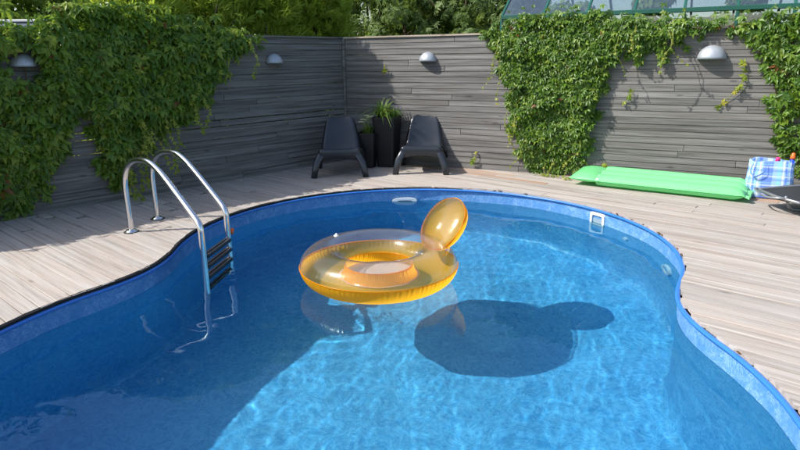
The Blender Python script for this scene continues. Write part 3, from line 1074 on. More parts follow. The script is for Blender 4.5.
# conifer hedge behind the shaded fence, near the corner
hed = 'conifers behind the corner of the fences'
for i, (x, y, h, rx, lab) in enumerate((
        (2.75, 0.75, 2.75, 0.72, 'yellow-green conifer behind the creeper, farthest from the fence corner'),
        (1.80, 0.70, 2.85, 0.74, 'tall yellow-green conifer above the lamp on the shaded fence'),
        (0.85, 0.66, 2.95, 0.72, 'tall bushy conifer directly behind the fence corner'),
        (-0.10, 0.70, 3.0, 0.72, 'tall conifer standing between the fence corner and the grey-green shrubs'))):
    q_ = CORN + LD * x - LN * y
    x, y = q_.x, q_.y
    tree('conifer_tree', lab, 'conifer', (x, y, -0.16), h, rx, rx, 4600, M['thuja'], 'thuja', 100 + i, 0.3, hed, 190, behind=LN)
# grey-green shrubs behind the sunlit fence
for i, (x, y, h, rx, mt, lab) in enumerate((
        (0.10, 11.0, 2.85, 0.85, 'willow', 'grey-green leafy shrub behind the fence above the planters'),
        (1.15, 10.75, 2.85, 0.85, 'willow', 'grey-green leafy shrub behind the fence above the small lamp'),
        (2.00, 10.6, 2.85, 0.75, 'willow', 'olive shrub behind the fence beside the greenhouse'),
        (-0.55, 11.55, 3.0, 0.9, 'willow', 'grey-green leafy shrub between the corner conifers and other shrubs'),
        (0.75, 13.2, 3.5, 1.6, 'broad', 'dark green tree farther back behind the grey-green shrubs'))):
    tree('shrub' if i < 4 else 'leafy_tree', lab, 'shrub' if i < 4 else 'tree', (x, y, -0.16), h, rx, rx, 5200, M[mt], 'willow' if i < 4 else 'broad', 200 + i, 0.25, 'shrubs behind the sunlit fence' if i < 4 else None, 120)
# trees beyond the shaded fence
for i, (x, y, h, rx, lab) in enumerate((
        (-9.3, 11.3, 3.5, 1.9, 'broad green tree beyond the grey roof at the upper left'),
        (-7.2, 12.3, 3.5, 1.9, 'broad green tree beyond the creeper, between grey roof and conifers'),
        (-5.2, 12.9, 3.5, 1.9, 'broad green tree far behind the yellow-green conifers'),
        (-3.2, 13.8, 3.5, 1.9, 'broad green tree behind the fence corner conifers'),
        (-11.3, 9.4, 3.5, 1.9, 'broad green tree at the far left edge behind the grey roof'))):
    tree('leafy_tree', lab, 'tree', (x, y, -0.16), h, rx, rx, 8000, M['broad'], 'broad', 300 + i, 0.3, 'trees beyond the shaded fence', 170)

# grey roofed shed beyond the left fence
shed = empty('shed', (-6.15, 8.75, -0.27), math.radians(4), label='small shed with grey roof and white ridge behind the creeper', cat='shed')
bm = box_bm(2.6, 1.6, 2.0, (0, 0, 1.0)); bm_obj('wall', bm, M['wallpaint'], shed)
rp = bmesh.new()
box_bm(2.9, 1.05, 0.04, (0, 0, 0), 0, rp, Matrix.Translation((0, -0.47, 2.16)) @ Matrix.Rotation(math.radians(14), 4, 'X'))
box_bm(2.9, 1.05, 0.04, (0, 0, 0), 0, rp, Matrix.Translation((0, 0.47, 2.16)) @ Matrix.Rotation(math.radians(-14), 4, 'X'))
roof = bm_obj('roof', rp, M['slate'], shed)
bm_obj('ridge_cap', box_bm(2.92, 0.16, 0.035, (0, 0, 2.315), 0.01), M['white'], roof)

# ---------------- greenhouse behind the sunlit fence
GP = 1.3        # eave distance behind the fence
gh = empty('greenhouse', CORN + RD * 4.6 - RN * (GP + 1.2) + Vector((0, 0, -0.16)), math.atan2(RD.y, RD.x), label='green framed greenhouse with glass roof behind the sunlit fence', cat='greenhouse')
EZ, RUN, RISE = 2.06 + 0.16, 1.25, 0.85     # local: x along fence, y away from fence; eave at y=-1.2
x0, x1 = -2.62, 4.2
def gbox(name, sx, sy, sz, c, mat, parent=gh, rot=None):
    bm = box_bm(sx, sy, sz, (0, 0, 0), min(sx, sy, sz) * 0.12)
    o = bm_obj(name, bm, mat, parent)
    o.location = c
    if rot: o.rotation_euler = rot
    return o
ya, yr, yb = -1.2, -1.2 + RUN, -1.2 + 2 * RUN
gbox('eave_beam', x1 - x0, 0.055, 0.06, ((x0 + x1) / 2, ya, EZ), M['ghgreen'])
gbox('eave_beam', x1 - x0, 0.055, 0.06, ((x0 + x1) / 2, yb, EZ), M['ghgreen'])
gbox('ridge_beam', x1 - x0, 0.06, 0.07, ((x0 + x1) / 2, yr, EZ + RISE), M['ghgreen'])
sl = math.hypot(RUN, RISE); sa = math.atan2(RISE, RUN)
nb = 11
pw = (x1 - x0) / nb
for i in range(nb + 1):
    x = x0 + pw * i
    gbox('rafter', 0.035, sl, 0.04, (x, (ya + yr) / 2, EZ + RISE / 2 + 0.012), M['ghgreen'], rot=(sa, 0, 0))
    gbox('rafter', 0.035, sl, 0.04, (x, (yb + yr) / 2, EZ + RISE / 2 + 0.012), M['ghgreen'], rot=(-sa, 0, 0))
    gbox('post', 0.04, 0.04, EZ - 0.03, (x, ya, (EZ - 0.03) / 2), M['ghgreen'])
    gbox('post', 0.04, 0.04, EZ - 0.03, (x, yb, (EZ - 0.03) / 2), M['ghgreen'])
    if i < nb:
        xm = x + pw / 2
        gbox('roof_pane', pw - 0.04, sl - 0.06, 0.004, (xm, (ya + yr) / 2, EZ + RISE / 2 + 0.015), M['ghglass'], rot=(sa, 0, 0))
        gbox('roof_pane', pw - 0.04, sl - 0.06, 0.004, (xm, (yb + yr) / 2, EZ + RISE / 2 + 0.015), M['ghglass'], rot=(-sa, 0, 0))
        gbox('wall_pane', pw - 0.045, 0.004, EZ - 0.12, (xm, ya, EZ / 2), M['ghglass'])
        gbox('wall_pane', pw - 0.045, 0.004, EZ - 0.12, (xm, yb, EZ / 2), M['ghglass'])
for xx in (x0, x1):
    o = mesh_obj('gable_pane', [(xx, ya, 0.05), (xx, yb, 0.05), (xx, yb, EZ), (xx, yr, EZ + RISE), (xx, ya, EZ)], [(0, 1, 2, 3, 4)], M['ghglass'], gh, False)
ghm = Matrix.Translation(gh.location) @ Matrix.Rotation(gh.rotation_euler.z, 4, 'Z')
for i, (x, y, h) in enumerate(((-1.7, -0.62, 2.42), (-0.6, -0.58, 2.46), (0.5, -0.62, 2.40), (1.7, -0.6, 2.44), (2.9, -0.6, 2.4))):
    p = ghm @ Vector((x, y, 0))
    tree('greenhouse_plant', ('light green plant inside the greenhouse, %s from its near gable' % ('first', 'second', 'third', 'fourth', 'fifth')[i]), 'plant', (p.x, p.y, -0.16), h, 0.46, 0.40, 1500, M['ghleaf'], 'broad', 400 + i, 0.2, 'plants inside the greenhouse', 30)

# ================================================================== OBJECTS
# ---------------- pool ladder
lad = empty('pool_ladder', (0, 0, 0), label='stainless steel pool ladder with dark steps at the pool edge', cat='ladder')
AX = Vector((0.744, -0.668, 0))
for (bx, by, wx, wy) in ((-2.44, 5.29, -1.51, 4.42), (-2.38, 5.75, -1.45, 4.90)):
    A = Vector((bx, by, 0)); W = Vector((wx, wy, 0))
    D = (W - A); L = D.length; D.normalize()
    # measured handrail profile: up from the deck, over a round arch, straight down to the bend above the water
    ctrl = [A + D * (q * L / 1.273) + Vector((0, 0, z)) for q, z in ((0.0, -0.01), (0.0, 0.16), (0.0, 0.32), (0.005, 0.45), (0.04, 0.545), (0.12, 0.625),
            (0.25, 0.680), (0.40, 0.702), (0.54, 0.692), (0.68, 0.645), (0.82, 0.570), (0.95, 0.492), (1.08, 0.412), (1.18, 0.350), (1.245, 0.305), (1.268, 0.262))]
    ctrl += [W + Vector((0, 0, 0.20)), W + Vector((0, 0, 0.1)), W + Vector((0, 0, -0.2)), W + Vector((0, 0, -0.44))]
    Vt, Ft = tube(smooth_path(ctrl, 5), 0.024, 16)
    mesh_obj('rail', Vt, Ft, M['steel'], lad)
    V, F = tube([A + Vector((0, 0, 0.001)), A + Vector((0, 0, 0.012)), A + Vector((0, 0, 0.026)), A + Vector((0, 0, 0.028))], [0.058, 0.055, 0.036, 0.02], 24)
    mesh_obj('base_flange', V, F, M['steel'], lad)
    V, F = tube([A + Vector((0, 0, 0.0005)), A + Vector((0, 0, 0.006))], [0.068, 0.066], 24)
    mesh_obj('rubber_gasket', V, F, M['rubber'], lad)
W1, W2 = Vector((-1.51, 4.42, 0)), Vector((-1.45, 4.90, 0))
SDIR = (W2 - W1).normalized(); SL = (W2 - W1).length
for z in (0.040, -0.045, -0.13, -0.33):
    bm = bmesh.new()
    ang = math.atan2(SDIR.y, SDIR.x)
    for q, off in enumerate((-0.018, 0.018)):
        box_bm(SL - 0.03, 0.026, 0.024, (0, off, 0), 0.004, bm)
    box_bm(SL - 0.03, 0.058, 0.008, (0, 0, -0.013), 0.002, bm)
    o = bm_obj('step', bm, M['step'], lad)
    mid = (W1 + W2) / 2
    o.location = (mid.x, mid.y, z); o.rotation_euler = (0, 0, ang)
cp = W2 + SDIR * 0.03 + Vector((0.02, 0, 0.1))
V, F = tube([cp + Vector((0, 0, -0.03)), cp + Vector((0, 0, -0.01)), cp + Vector((0, 0, 0.012)), cp + Vector((0, 0, 0.022))], [0.008, 0.016, 0.022, 0.014], 14)
mesh_obj('orange_cap', V, F, M['orange_cap'], lad)

# ---------------- inflatable ring float with pillow
FX, FY, FZ = -0.165, 4.40, WATER_Z + 0.148
RC, RT = 0.432, 0.170
fl = empty('ring_float', (FX, FY, FZ), label='inflatable ring float with orange underside, clear top and backrest pillow', cat='float')
def half_torus(t0, t1, wr, nseg=460, nr=22, inner=0.0):
    V, F = [], []
    for i in range(nseg):
        a = 2 * math.pi * i / nseg
        for k in range(nr + 1):
            t = t0 + (t1 - t0) * k / nr
            w = wr * (math.sin(a * 92 + 0.8 * math.sin(a * 7)) * 0.6 + math.sin(a * 131 + 1) * 0.4)
            fade = math.exp(-((math.sin(t)) ** 2) * 9) * (1 if math.cos(t) > 0 else 1.0)
            r = RT - inner + w * fade
            x = RC + r * math.cos(t); z = r * 0.85 * math.sin(t)
            V.append((x * math.cos(a), x * math.sin(a), z))
    for i in range(nseg):
        j = (i + 1) % nseg
        for k in range(nr):
            b = nr + 1
            F.append((i * b + k, j * b + k, j * b + k + 1, i * b + k + 1))
    return V, F
V, F = half_torus(0.0, math.pi, 0.0022)
mesh_obj('clear_top', V, F, M['clearvinyl'], fl)
V, F = half_torus(-math.pi, 0.0, 0.0042)
mesh_obj('orange_bottom', V, F, M['orangevinyl'], fl)
# inflation valve on the clear top
vp = Vector((RC * math.cos(2.5), RC * math.sin(2.5), RT * 0.85))
V, F = tube([vp + Vector((0, 0, -0.002)), vp + Vector((0, 0, 0.004)), vp + Vector((0, 0, 0.006)), vp + Vector((0, 0, 0.018)), vp + Vector((0, 0, 0.02))], [0.022, 0.021, 0.010, 0.009, 0.005], 18)
mesh_obj('valve', V, F, M['white'], fl)
# welded seam
for rad, nm in ((RC + RT + 0.003, 'outer_seam'), (RC - RT - 0.003, 'inner_seam')):
    V, F = tube([(rad * math.cos(2 * math.pi * i / 160), rad * math.sin(2 * math.pi * i / 160), 0) for i in range(160)], 0.0035, 6, True)
    mesh_obj(nm, V, F, M['orangevinyl'], fl)
V = [(0, 0, -0.085)]
F = []
for q in range(1, 7):
    for i in range(64):
        a = 2 * math.pi * i / 64
        rr = (RC - RT * 0.72) * q / 6
        V.append((rr * math.cos(a), rr * math.sin(a), -0.085 - 0.012 * (1 - (q / 6) ** 2) + 0.002 * math.sin(a * 9) * q / 6))
for i in range(64):
    F.append((0, 1 + i, 1 + (i + 1) % 64))
for q in range(5):
    for i in range(64):
        F.append((1 + q * 64 + i, 1 + (q + 1) * 64 + i, 1 + (q + 1) * 64 + (i + 1) % 64, 1 + q * 64 + (i + 1) % 64))
mesh_obj('seat_sheet', V, F, M['whitevinyl'], fl)
# pillow, leaning outwards on the far right of the ring
pd = Vector((0.91, 0.42, 0)).normalized()
pz = Vector((0, 0, 1))
lean = math.radians(36)
n_out = (pd * math.cos(lean) - pz * math.sin(lean)).normalized()    # orange side faces out and down
up_v = (pd * math.sin(lean) + pz * math.cos(lean)).normalized()
sd_v = up_v.cross(n_out).normalized()
pc = pd * (RC + 0.12) + Vector((0, 0, 0.245))
def pillow_half(sgn, scale=1.0):
    V, F = [], []
    nA, nB = 64, 10
    for k in range(nB + 1):
        ph = (math.pi / 2) * k / nB
        for i in range(nA):
            a = 2 * math.pi * i / nA
            rr = math.cos(ph)
            th = (0.065 if sgn < 0 else 0.125) * math.sin(ph) + 0.0015 * math.sin(a * 21) * math.cos(ph) ** 3
            ca, sa_ = math.cos(a), math.sin(a)
            x = 0.255 * rr * math.copysign(abs(ca) ** 0.9, ca)
            y = 0.228 * rr * math.copysign(abs(sa_) ** 0.9, sa_)
            V.append(pc + sd_v * x + up_v * y + n_out * (sgn * th))
    for k in range(nB):
        for i in range(nA):
            j = (i + 1) % nA
            F.append((k * nA + i, k * nA + j, (k + 1) * nA + j, (k + 1) * nA + i))
    return V, F
V, F = pillow_half(-1)
mesh_obj('pillow_clear_front', V, F, M['clearvinyl'], fl)
V, F = pillow_half(1)
mesh_obj('pillow_orange_back', V, F, M['orangevinyl'], fl)
V, F = tube([pc + sd_v * 0.258 * math.cos(2 * math.pi * i / 80) + up_v * 0.231 * math.sin(2 * math.pi * i / 80) for i in range(80)], 0.0035, 6, True)
mesh_obj('pillow_seam', V, F, M['orangevinyl'], fl)

# ---------------- garden chairs (moulded one-piece plastic)
def make_chair():
    root = empty('garden_chair', (0, 0, 0))
    # profile in (y, z, half width, side drop)
    prof = [(0.030, 0.206, 0.244, 0.01), (0.012, 0.248, 0.262, 0.02), (0.002, 0.300, 0.275, 0.035), (0.002, 0.338, 0.280, 0.05), (0.014, 0.360, 0.283, 0.06), (0.045, 0.369, 0.284, 0.065), (0.10, 0.363, 0.283, 0.065),
            (0.20, 0.338, 0.280, 0.06), (0.32, 0.308, 0.276, 0.055), (0.42, 0.290, 0.270, 0.05)]
    prof2 = [(0.4, 0.302, 0.2786, 0.06), (0.445, 0.302, 0.2776, 0.06), (0.495, 0.345, 0.2722, 0.065), (0.54, 0.42, 0.2603, 0.07), (0.58, 0.51, 0.2441, 0.07), (0.62, 0.6, 0.2246, 0.066),
             (0.648, 0.658, 0.2095, 0.058), (0.664, 0.687, 0.1966, 0.05), (0.677, 0.704, 0.1793, 0.04), (0.69, 0.715, 0.1534, 0.028), (0.704, 0.72, 0.1134, 0.014)]
    def shell(name, pr, dish):
        V, F = [], []
        nx = 13
        for q, (y, z, w, dr) in enumerate(pr):
            y0, z0_, _, _ = pr[max(q - 1, 0)]; y1, z1, _, _ = pr[min(q + 1, len(pr) - 1)]
            t = Vector((0, y1 - y0, z1 - z0_)).normalized()
            nb_ = Vector((0, t.z, -t.y))          # away from the sitter
            row_ = []
            for k in range(nx):
                u = -1 + 2 * k / (nx - 1)
                if abs(u) > 0.83:
                    e = (abs(u) - 0.83) / 0.17
                    x = math.copysign(w * (0.90 + 0.10 * math.sin(e * math.pi / 2)), u)
                    dd = dr * (1 - math.cos(e * math.pi / 2)) + 0
                else:
                    x = w * u / 0.83 * 0.90
                    dd = dish * (1 - (u / 0.83) ** 2)
                V.append(Vector((x, y, z + ((0.028, 0.014, 0.003)[q] * (1 - (u * u)) if name == 'seat' and q < 3 else 0))) + nb_ * dd)
        for q in range(len(pr) - 1):
            for k in range(nx - 1):
                F.append((q * nx + k, q * nx + k + 1, (q + 1) * nx + k + 1, (q + 1) * nx + k))
        o = mesh_obj(name, V, F, M['shell'], root)
        so = o.modifiers.new('thick', 'SOLIDIFY'); so.thickness = 0.009; so.offset = 0
        sb = o.modifiers.new('round', 'SUBSURF'); sb.levels = 1; sb.render_levels = 2
        return o
    shell('seat', prof, 0.012)
    shell('backrest', prof2, 0.022)
    def leg(path, dims):
        bm = bmesh.new()
        rings_ = []
        for p, (wx, wy) in zip(path, dims):
            r_ = []
            for i in range(12):
                a = 2 * math.pi * (i + 0.5) / 12
                c, s = math.cos(a), math.sin(a)
                r_.append(bm.verts.new((p[0] + wx * math.copysign(abs(c) ** 0.55, c), p[1] + wy * math.copysign(abs(s) ** 0.55, s), p[2])))
            rings_.append(r_)
        for a, b in zip(rings_[:-1], rings_[1:]):
            for i in range(12):
                bm.faces.new((a[i], a[(i + 1) % 12], b[(i + 1) % 12], b[i]))
        bm.faces.new(rings_[0]); bm.faces.new(rings_[-1][::-1])
        o = bm_obj('leg', bm, M['shell'], root, True)
        return o
    for s in (-1, 1):
        leg([(s * 0.337, -0.012, 0.0), (s * 0.318, -0.006, 0.10), (s * 0.290, 0.016, 0.20), (s * 0.250, 0.044, 0.27), (s * 0.232, 0.056, 0.318), (s * 0.222, 0.065, 0.338)],
            [(0.040, 0.036), (0.043, 0.042), (0.050, 0.048), (0.052, 0.048), (0.042, 0.036), (0.02, 0.02)])
        leg([(s * 0.315, 0.72, 0.0), (s * 0.302, 0.665, 0.10), (s * 0.286, 0.60, 0.20), (s * 0.262, 0.53, 0.29), (s * 0.235, 0.48, 0.315)],
            [(0.033, 0.036), (0.034, 0.042), (0.036, 0.050), (0.038, 0.058), (0.02, 0.04)])
        # side rail linking front and rear leg heads
        Vr, Fr = tube(smooth_path([(s * 0.250, 0.07, 0.315), (s * 0.262, 0.2, 0.295), (s * 0.262, 0.4, 0.265), (s * 0.250, 0.52, 0.285)], 4), 0.018, 8)
        mesh_obj('side_rail', Vr, Fr, M['shell'], root)
    return root

def copy_tree(o, parent=None):
    c = o.copy(); COL.objects.link(c); c.parent = parent
    for ch in o.children: copy_tree(ch, c)
    return c
ch1 = make_chair()
ch1.location = (-0.775, 7.79, 0.004); ch1.rotation_euler = (0, 0, math.radians(3))
tag(ch1, 'dark plastic garden chair standing in shade nearest the fence corner', 'chair', 'dark plastic garden chairs')
ch2 = copy_tree(ch1)
ch2.location = (0.285, 7.93, 0.004); ch2.rotation_euler = (0, 0, math.radians(-7))
tag(ch2, 'dark plastic garden chair in sun with its shadow on the fence', 'chair', 'dark plastic garden chairs')

# ---------------- planters
def planter(loc, w, h, rz, label):
    root = empty('planter', loc, rz, label=label, cat='planter', group='tall dark planters between the chairs')
    V, F = [], []
    lv = [(0.0, 0.70), (0.02, 0.72), (h * 0.95, 0.985), (h * 0.955, 1.0), (h, 1.0), (h, 0.90), (h - 0.06, 0.88)]
    for z, s in lv:
        for x, y in superellipse(w / 2 * s, w / 2 * s, 0.18, 24):
            V.append((x, y, z))
    n = 24
    for q in range(len(lv) - 1):
        for i in range(n):
            j = (i + 1) % n
            F.append((q * n + i, q * n + j, (q + 1) * n + j, (q + 1) * n + i))
    F.append(tuple(range(n - 1, -1, -1)))
    mesh_obj('pot', V, F, M['planter'], root, smooth=False)
    mesh_obj('soil', [(x, y, h - 0.05) for x, y in superellipse(w / 2 * 0.89, w / 2 * 0.89, 0.18, 24)], [tuple(range(24))], M['soil'], root, False)
    return root
PT = Vector((-0.165, 8.63, 0.003)); PS = Vector((-0.44, 8.55, 0.003))
planter(PT, 0.34, 0.70, math.radians(-20), 'tall dark square planter holding the spiky grass')
planter(PS, 0.255, 0.49, math.radians(-14), 'short dark square planter holding the white flowers')

def blades(n, rng, h, spread, width, droop, seg=6):
    V, F, T = [], [], []
    for i in range(n):
        a = rng.uniform(0, 6.28)
        d = np.array([math.cos(a), math.sin(a), 0])
        sd = np.array([-d[1], d[0], 0])
        L = h * rng.uniform(0.6, 1.1)
        out = spread * rng.uniform(0.2, 1.0)
        b0 = rng.normal(0, 0.025, 3); b0[2] = 0
        tn = rng.random()
        base_ = len(V)
        for k in range(seg + 1):
            t = k / seg
            p = b0 + d * out * t ** 1.5 + np.array([0, 0, L * t - droop * out * t ** 3 * 1.6])
            w = width * (1 - t ** 1.6) + 0.0008
            V.append(p + sd * w); V.append(p - sd * w); T += [tn, tn]
        for k in range(seg):
            q = base_ + 2 * k
            F.append((q, q + 1, q + 3)); F.append((q, q + 3, q + 2))
    return np.array(V), np.array(F), np.array(T)
rng = np.random.default_rng(77)
gp = empty('spiky_grass', PT + Vector((-0.06, 0, 0.645)), label='spiky arching green grass in the tall dark planter', cat='plant')
tri_obj('blades', *blades(130, rng, 0.40, 0.50, 0.0085, 0.42), M['blade'], gp)
lv_ = empty('lavender', PT + Vector((0.10, -0.03, 0.645)), label='low lavender with purple tips in the tall dark planter', cat='plant')
tri_obj('stems', *blades(80, rng, 0.19, 0.12, 0.006, 0.2), M['blade'], lv_)
for i in range(12):
    a = rng.uniform(0, 6.28); r = rng.uniform(0.02, 0.10)
    V, F = tube([(r * math.cos(a), r * math.sin(a), 0.12 + 0.02 * rng.random()), (r * 1.2 * math.cos(a), r * 1.2 * math.sin(a), 0.16), (r * 1.35 * math.cos(a), r * 1.35 * math.sin(a), 0.21)], [0.003, 0.006, 0.002], 6)
    mesh_obj('flower_spike', V, F, M['lavender'], lv_)
fp = empty('white_flowers', PS + Vector((0, 0, 0.435)), label='white flowers above bright leaves in the short dark planter', cat='plant')
tri_obj('leaves', *blades(110, rng, 0.21, 0.16, 0.010, 0.35), M['blade'], fp)
for i, (fx, fy, fz) in enumerate(((-0.06, -0.05, 0.24), (-0.01, -0.03, 0.29), (0.04, -0.04, 0.28), (-0.09, 0.0, 0.20), (0.02, 0.03, 0.26))):
    V, F = tube([(fx * 0.3, fy * 0.3, 0), (fx * 0.7, fy * 0.7, fz * 0.6), (fx, fy, fz)], 0.003, 5)
    st = mesh_obj('flower_stem', V, F, M['stem'], fp)
    V, F = [], []
    npet = 9
    for k in range(npet):
        a = 2 * math.pi * k / npet
        b = len(V)
        c, s = math.cos(a), math.sin(a)
        V += [(fx, fy, fz), (fx + 0.026 * c - 0.009 * s, fy + 0.026 * s + 0.009 * c, fz + 0.006), (fx + 0.046 * c, fy + 0.046 * s, fz - 0.002), (fx + 0.026 * c + 0.009 * s, fy + 0.026 * s - 0.009 * c, fz + 0.006)]
        F.append((b, b + 1, b + 2, b + 3))
    hd = mesh_obj('flower_head', V, F, M['flower'], fp, False)
    V, F = tube([(fx, fy, fz + 0.001), (fx, fy, fz + 0.009)], [0.011, 0.006], 8)
    mesh_obj('flower_eye', V, F, M['floweryellow'], hd)

# ---------------- wall lamps (half-dome shades)
def wall_lamp(side, s, z, rad, label):
    d, n = (LD, LN) if side == 'L' else (RD, RN)
    root = empty('wall_lamp', fence_point(side, s, 0.008, z), label=label, cat='lamp', group='half-dome lamps on the fences')
    def P(x, y, zz):
        return Vector(d) * x + Vector(n) * y + Vector((0, 0, zz))
    V, F = [], []
    na, nb_ = 28, 10
    for k in range(nb_ + 1):
        ph = (math.pi / 2) * k / nb_
        for i in range(na + 1):
            a = math.pi * i / na
            V.append(P(rad * math.cos(ph) * math.cos(a), rad * 0.82 * math.cos(ph) * math.sin(a), rad * 1.0 * math.sin(ph)))
    for k in range(nb_):
        for i in range(na):
            b = na + 1
            F.append((k * b + i, k * b + i + 1, (k + 1) * b + i + 1, (k + 1) * b + i))
    sh = mesh_obj('shade', V, F, M['galv'], root)
    md = sh.modifiers.new('thick', 'SOLIDIFY'); md.thickness = 0.004; md.offset = 0
    # back plate and lens under the dome
    V = [P(rad * 0.93 * math.cos(math.pi * i / 20), 0.002, rad * 0.93 * math.sin(math.pi * i / 20)) for i in range(21)]
    mesh_obj('back_plate', V, [tuple(range(21))], M['galvdark'], root, False)
    V = [P(rad * 0.9 * math.cos(math.pi * i / 20), rad * 0.70 * math.sin(math.pi * i / 20) + 0.003, 0.012) for i in range(21)]
    V += [P(rad * 0.86 * math.cos(math.pi * i / 20), rad * 0.66 * math.sin(math.pi * i / 20) + 0.003, 0.03) for i in range(21)]
    F = [tuple(range(21)), tuple(range(41, 20, -1))] + [(i, i + 1, 22 + i, 21 + i) for i in range(20)] + [(20, 0, 21, 41)]
    mesh_obj('lens', V, F, M['lens'], root, False)
    return root
wall_lamp('L', 4.25, 1.455, 0.125, 'grey half-dome lamp almost buried in the left creeper')
wall_lamp('L', 1.27, 1.445, 0.125, 'grey half-dome lamp on the dark shaded fence')
wall_lamp('R', 1.36, 1.445, 0.125, 'grey half-dome lamp on the sunlit fence above the chairs')
wall_lamp('R', 4.85, 1.445, 0.150, 'large grey half-dome lamp on the sunlit fence above the air mattress')

# ---------------- green air mattress
A = Vector((2.06, 7.16, 0)); B = Vector((3.57, 6.10, 0))
ma = (B - A); ML = ma.length; ma.normalize(); mb = Vector((-ma.y, ma.x, 0))
am = empty('air_mattress', A + Vector((0, 0, 0.004)), math.atan2(ma.y, ma.x), label='bright green inflatable air mattress lying against the sunlit fence', cat='air mattress')
am.rotation_euler = (math.radians(6), 0, math.atan2(ma.y, ma.x))
MW = 0.54; NTUBE = 3
V, F = [], []
nx, ny_ = 90, 64
for sgn in (1, -1):
    for i in range(nx + 1):
        x = 0.30 + (ML - 0.30) * i / nx
        for k in range(ny_ + 1):
            y = MW * k / ny_
            fy = (y / MW) * NTUBE
            th_ = abs(math.sin(math.pi * fy)) ** 0.62
            ex = min(x - 0.22, ML - x)
            end = min(1.0, max(0.0, ex / 0.10)) ** 0.5
            hh_ = max(0.068 * th_ * end, 0.003)
            wr = 0.003 * math.sin(x * 60 + y * 9) * math.exp(-ex / 0.12)
            V.append((x, y, 0.068 + sgn * (hh_ + wr)))
for q in range(2):
    b0 = q * (nx + 1) * (ny_ + 1)
    for i in range(nx):
        for k in range(ny_):
            a = b0 + i * (ny_ + 1) + k
            F.append((a, a + ny_ + 1, a + ny_ + 2, a + 1) if q == 0 else (a, a + 1, a + ny_ + 2, a + ny_ + 1))
mesh_obj('tubes', V, F, M['greenvinyl'], am)
V, F = [], []
nx2, ny2 = 30, 40
for sgn in (1, -1):
    for i in range(nx2 + 1):
        t = i / nx2
        x = -0.02 + 0.37 * t
        for k in range(ny2 + 1):
            u = k / ny2
            y = MW * u
            prof_ = (math.sin(math.pi * t) ** 0.6) * (max(0.0, 1 - abs(2 * u - 1) ** 3.5) ** 0.6)
            hh_ = max(0.064 * prof_, 0.003) + 0.004 * math.sin(u * 40) * math.sin(math.pi * t) * (1 - prof_)
            cz = 0.070 + 0.01 * (1 - t)
            V.append((x, y, cz + sgn * hh_ * (1.0 if sgn > 0 else 0.85)))
for q in range(2):
    b0 = q * (nx2 + 1) * (ny2 + 1)
    for i in range(nx2):
        for k in range(ny2):
            a = b0 + i * (ny2 + 1) + k
            F.append((a, a + ny2 + 1, a + ny2 + 2, a + 1) if q == 0 else (a, a + 1, a + ny2 + 2, a + ny2 + 1))
mesh_obj('pillow', V, F, M['greenvinyl'], am)
# crumpled flat welds at the foot end
V, F = [], []
for i in range(5):
    for k in range(33):
        u = k / 32
        V.append((ML - 0.012 + 0.014 * i, MW * u, 0.066 + 0.022 * math.sin(u * 19) * i / 4 + 0.012 * math.sin(u * 43) * i / 4 - 0.006 * i))
for i in range(4):
    for k in range(32):
        a = i * 33 + k
        F.append((a, a + 1, a + 34, a + 33))
mesh_obj('end_weld', V, F, M['greenvinyl'], am)

# ---------------- plaid bag
bg = empty('plaid_bag', (3.97, 6.38, 0.004), math.radians(-28), label='blue white and green plaid carrier bag standing by the fence', cat='bag')
def bag_mesh():
    V, F, UV = [], [], []
    lv = [(0.0, 0.90), (0.015, 0.97), (0.08, 1.0), (0.16, 1.015), (0.25, 0.995), (0.33, 0.965), (0.385, 0.95), (0.40, 0.945)]
    n = 56
    rb_ = random.Random(2)
    ph = [rb_.uniform(0, 6) for _ in range(4)]
    for q, (z, s) in enumerate(lv):
        for i, (x, y) in enumerate(superellipse(0.215 * s, 0.12 * s, 0.42, n)):
            w = 1 + 0.02 * math.sin(i * 0.9 + z * 22 + ph[0]) + 0.015 * math.sin(i * 1.9 - z * 37 + ph[1])
            V.append((x * w, y * w * (1 - 0.1 * z), z + (0.012 * math.sin(i * 0.45 + ph[2]) if q > 5 else 0)))
    for q in range(len(lv) - 1):
        for i in range(n):
            j = (i + 1) % n
            F.append((q * n + i, q * n + j, (q + 1) * n + j, (q + 1) * n + i))
            UV.append([(i / n * 3, lv[q][0] * 2.6), ((i + 1) / n * 3, lv[q][0] * 2.6), ((i + 1) / n * 3, lv[q + 1][0] * 2.6), (i / n * 3, lv[q + 1][0] * 2.6)])
    F.append(tuple(range(n - 1, -1, -1))); UV.append([(0, 0)] * n)
    return V, F, UV
def set_uv(o, UV):
    ul = o.data.uv_layers.new(name='UVMap')
    k = 0
    for f in UV:
        for u in f:
            ul.data[k].uv = u; k += 1
V, F, UV = bag_mesh()
o = mesh_obj('bag_body', V, F, M['plaid'], bg); set_uv(o, UV)
md = o.modifiers.new('thick', 'SOLIDIFY'); md.thickness = 0.003
for yy in (-0.118, 0.112):
    pts = smooth_path([(-0.17, yy, 0.37), (-0.19, yy - 0.012, 0.30), (-0.15, yy - 0.03, 0.24), (-0.07, yy - 0.03, 0.29), (-0.05, yy - 0.008, 0.37)] if yy < 0 else
                      [(-0.10, yy - 0.02, 0.37), (-0.09, yy - 0.03, 0.30), (0.0, yy - 0.04, 0.27), (0.09, yy - 0.03, 0.30), (0.10, yy - 0.02, 0.37)], 6)
    V, F, UV = [], [], []
    for i, p in enumerate(pts):
        V += [p + Vector((0, -0.003, -0.011)), p + Vector((0, -0.003, 0.011))]
    for i in range(len(pts) - 1):
        F.append((2 * i, 2 * i + 2, 2 * i + 3, 2 * i + 1)); UV.append([(0.05, 0)] * 4)
    h_ = mesh_obj('handle', V, F, M['plaid'], bg); set_uv(h_, UV)
    md = h_.modifiers.new('thick', 'SOLIDIFY'); md.thickness = 0.003
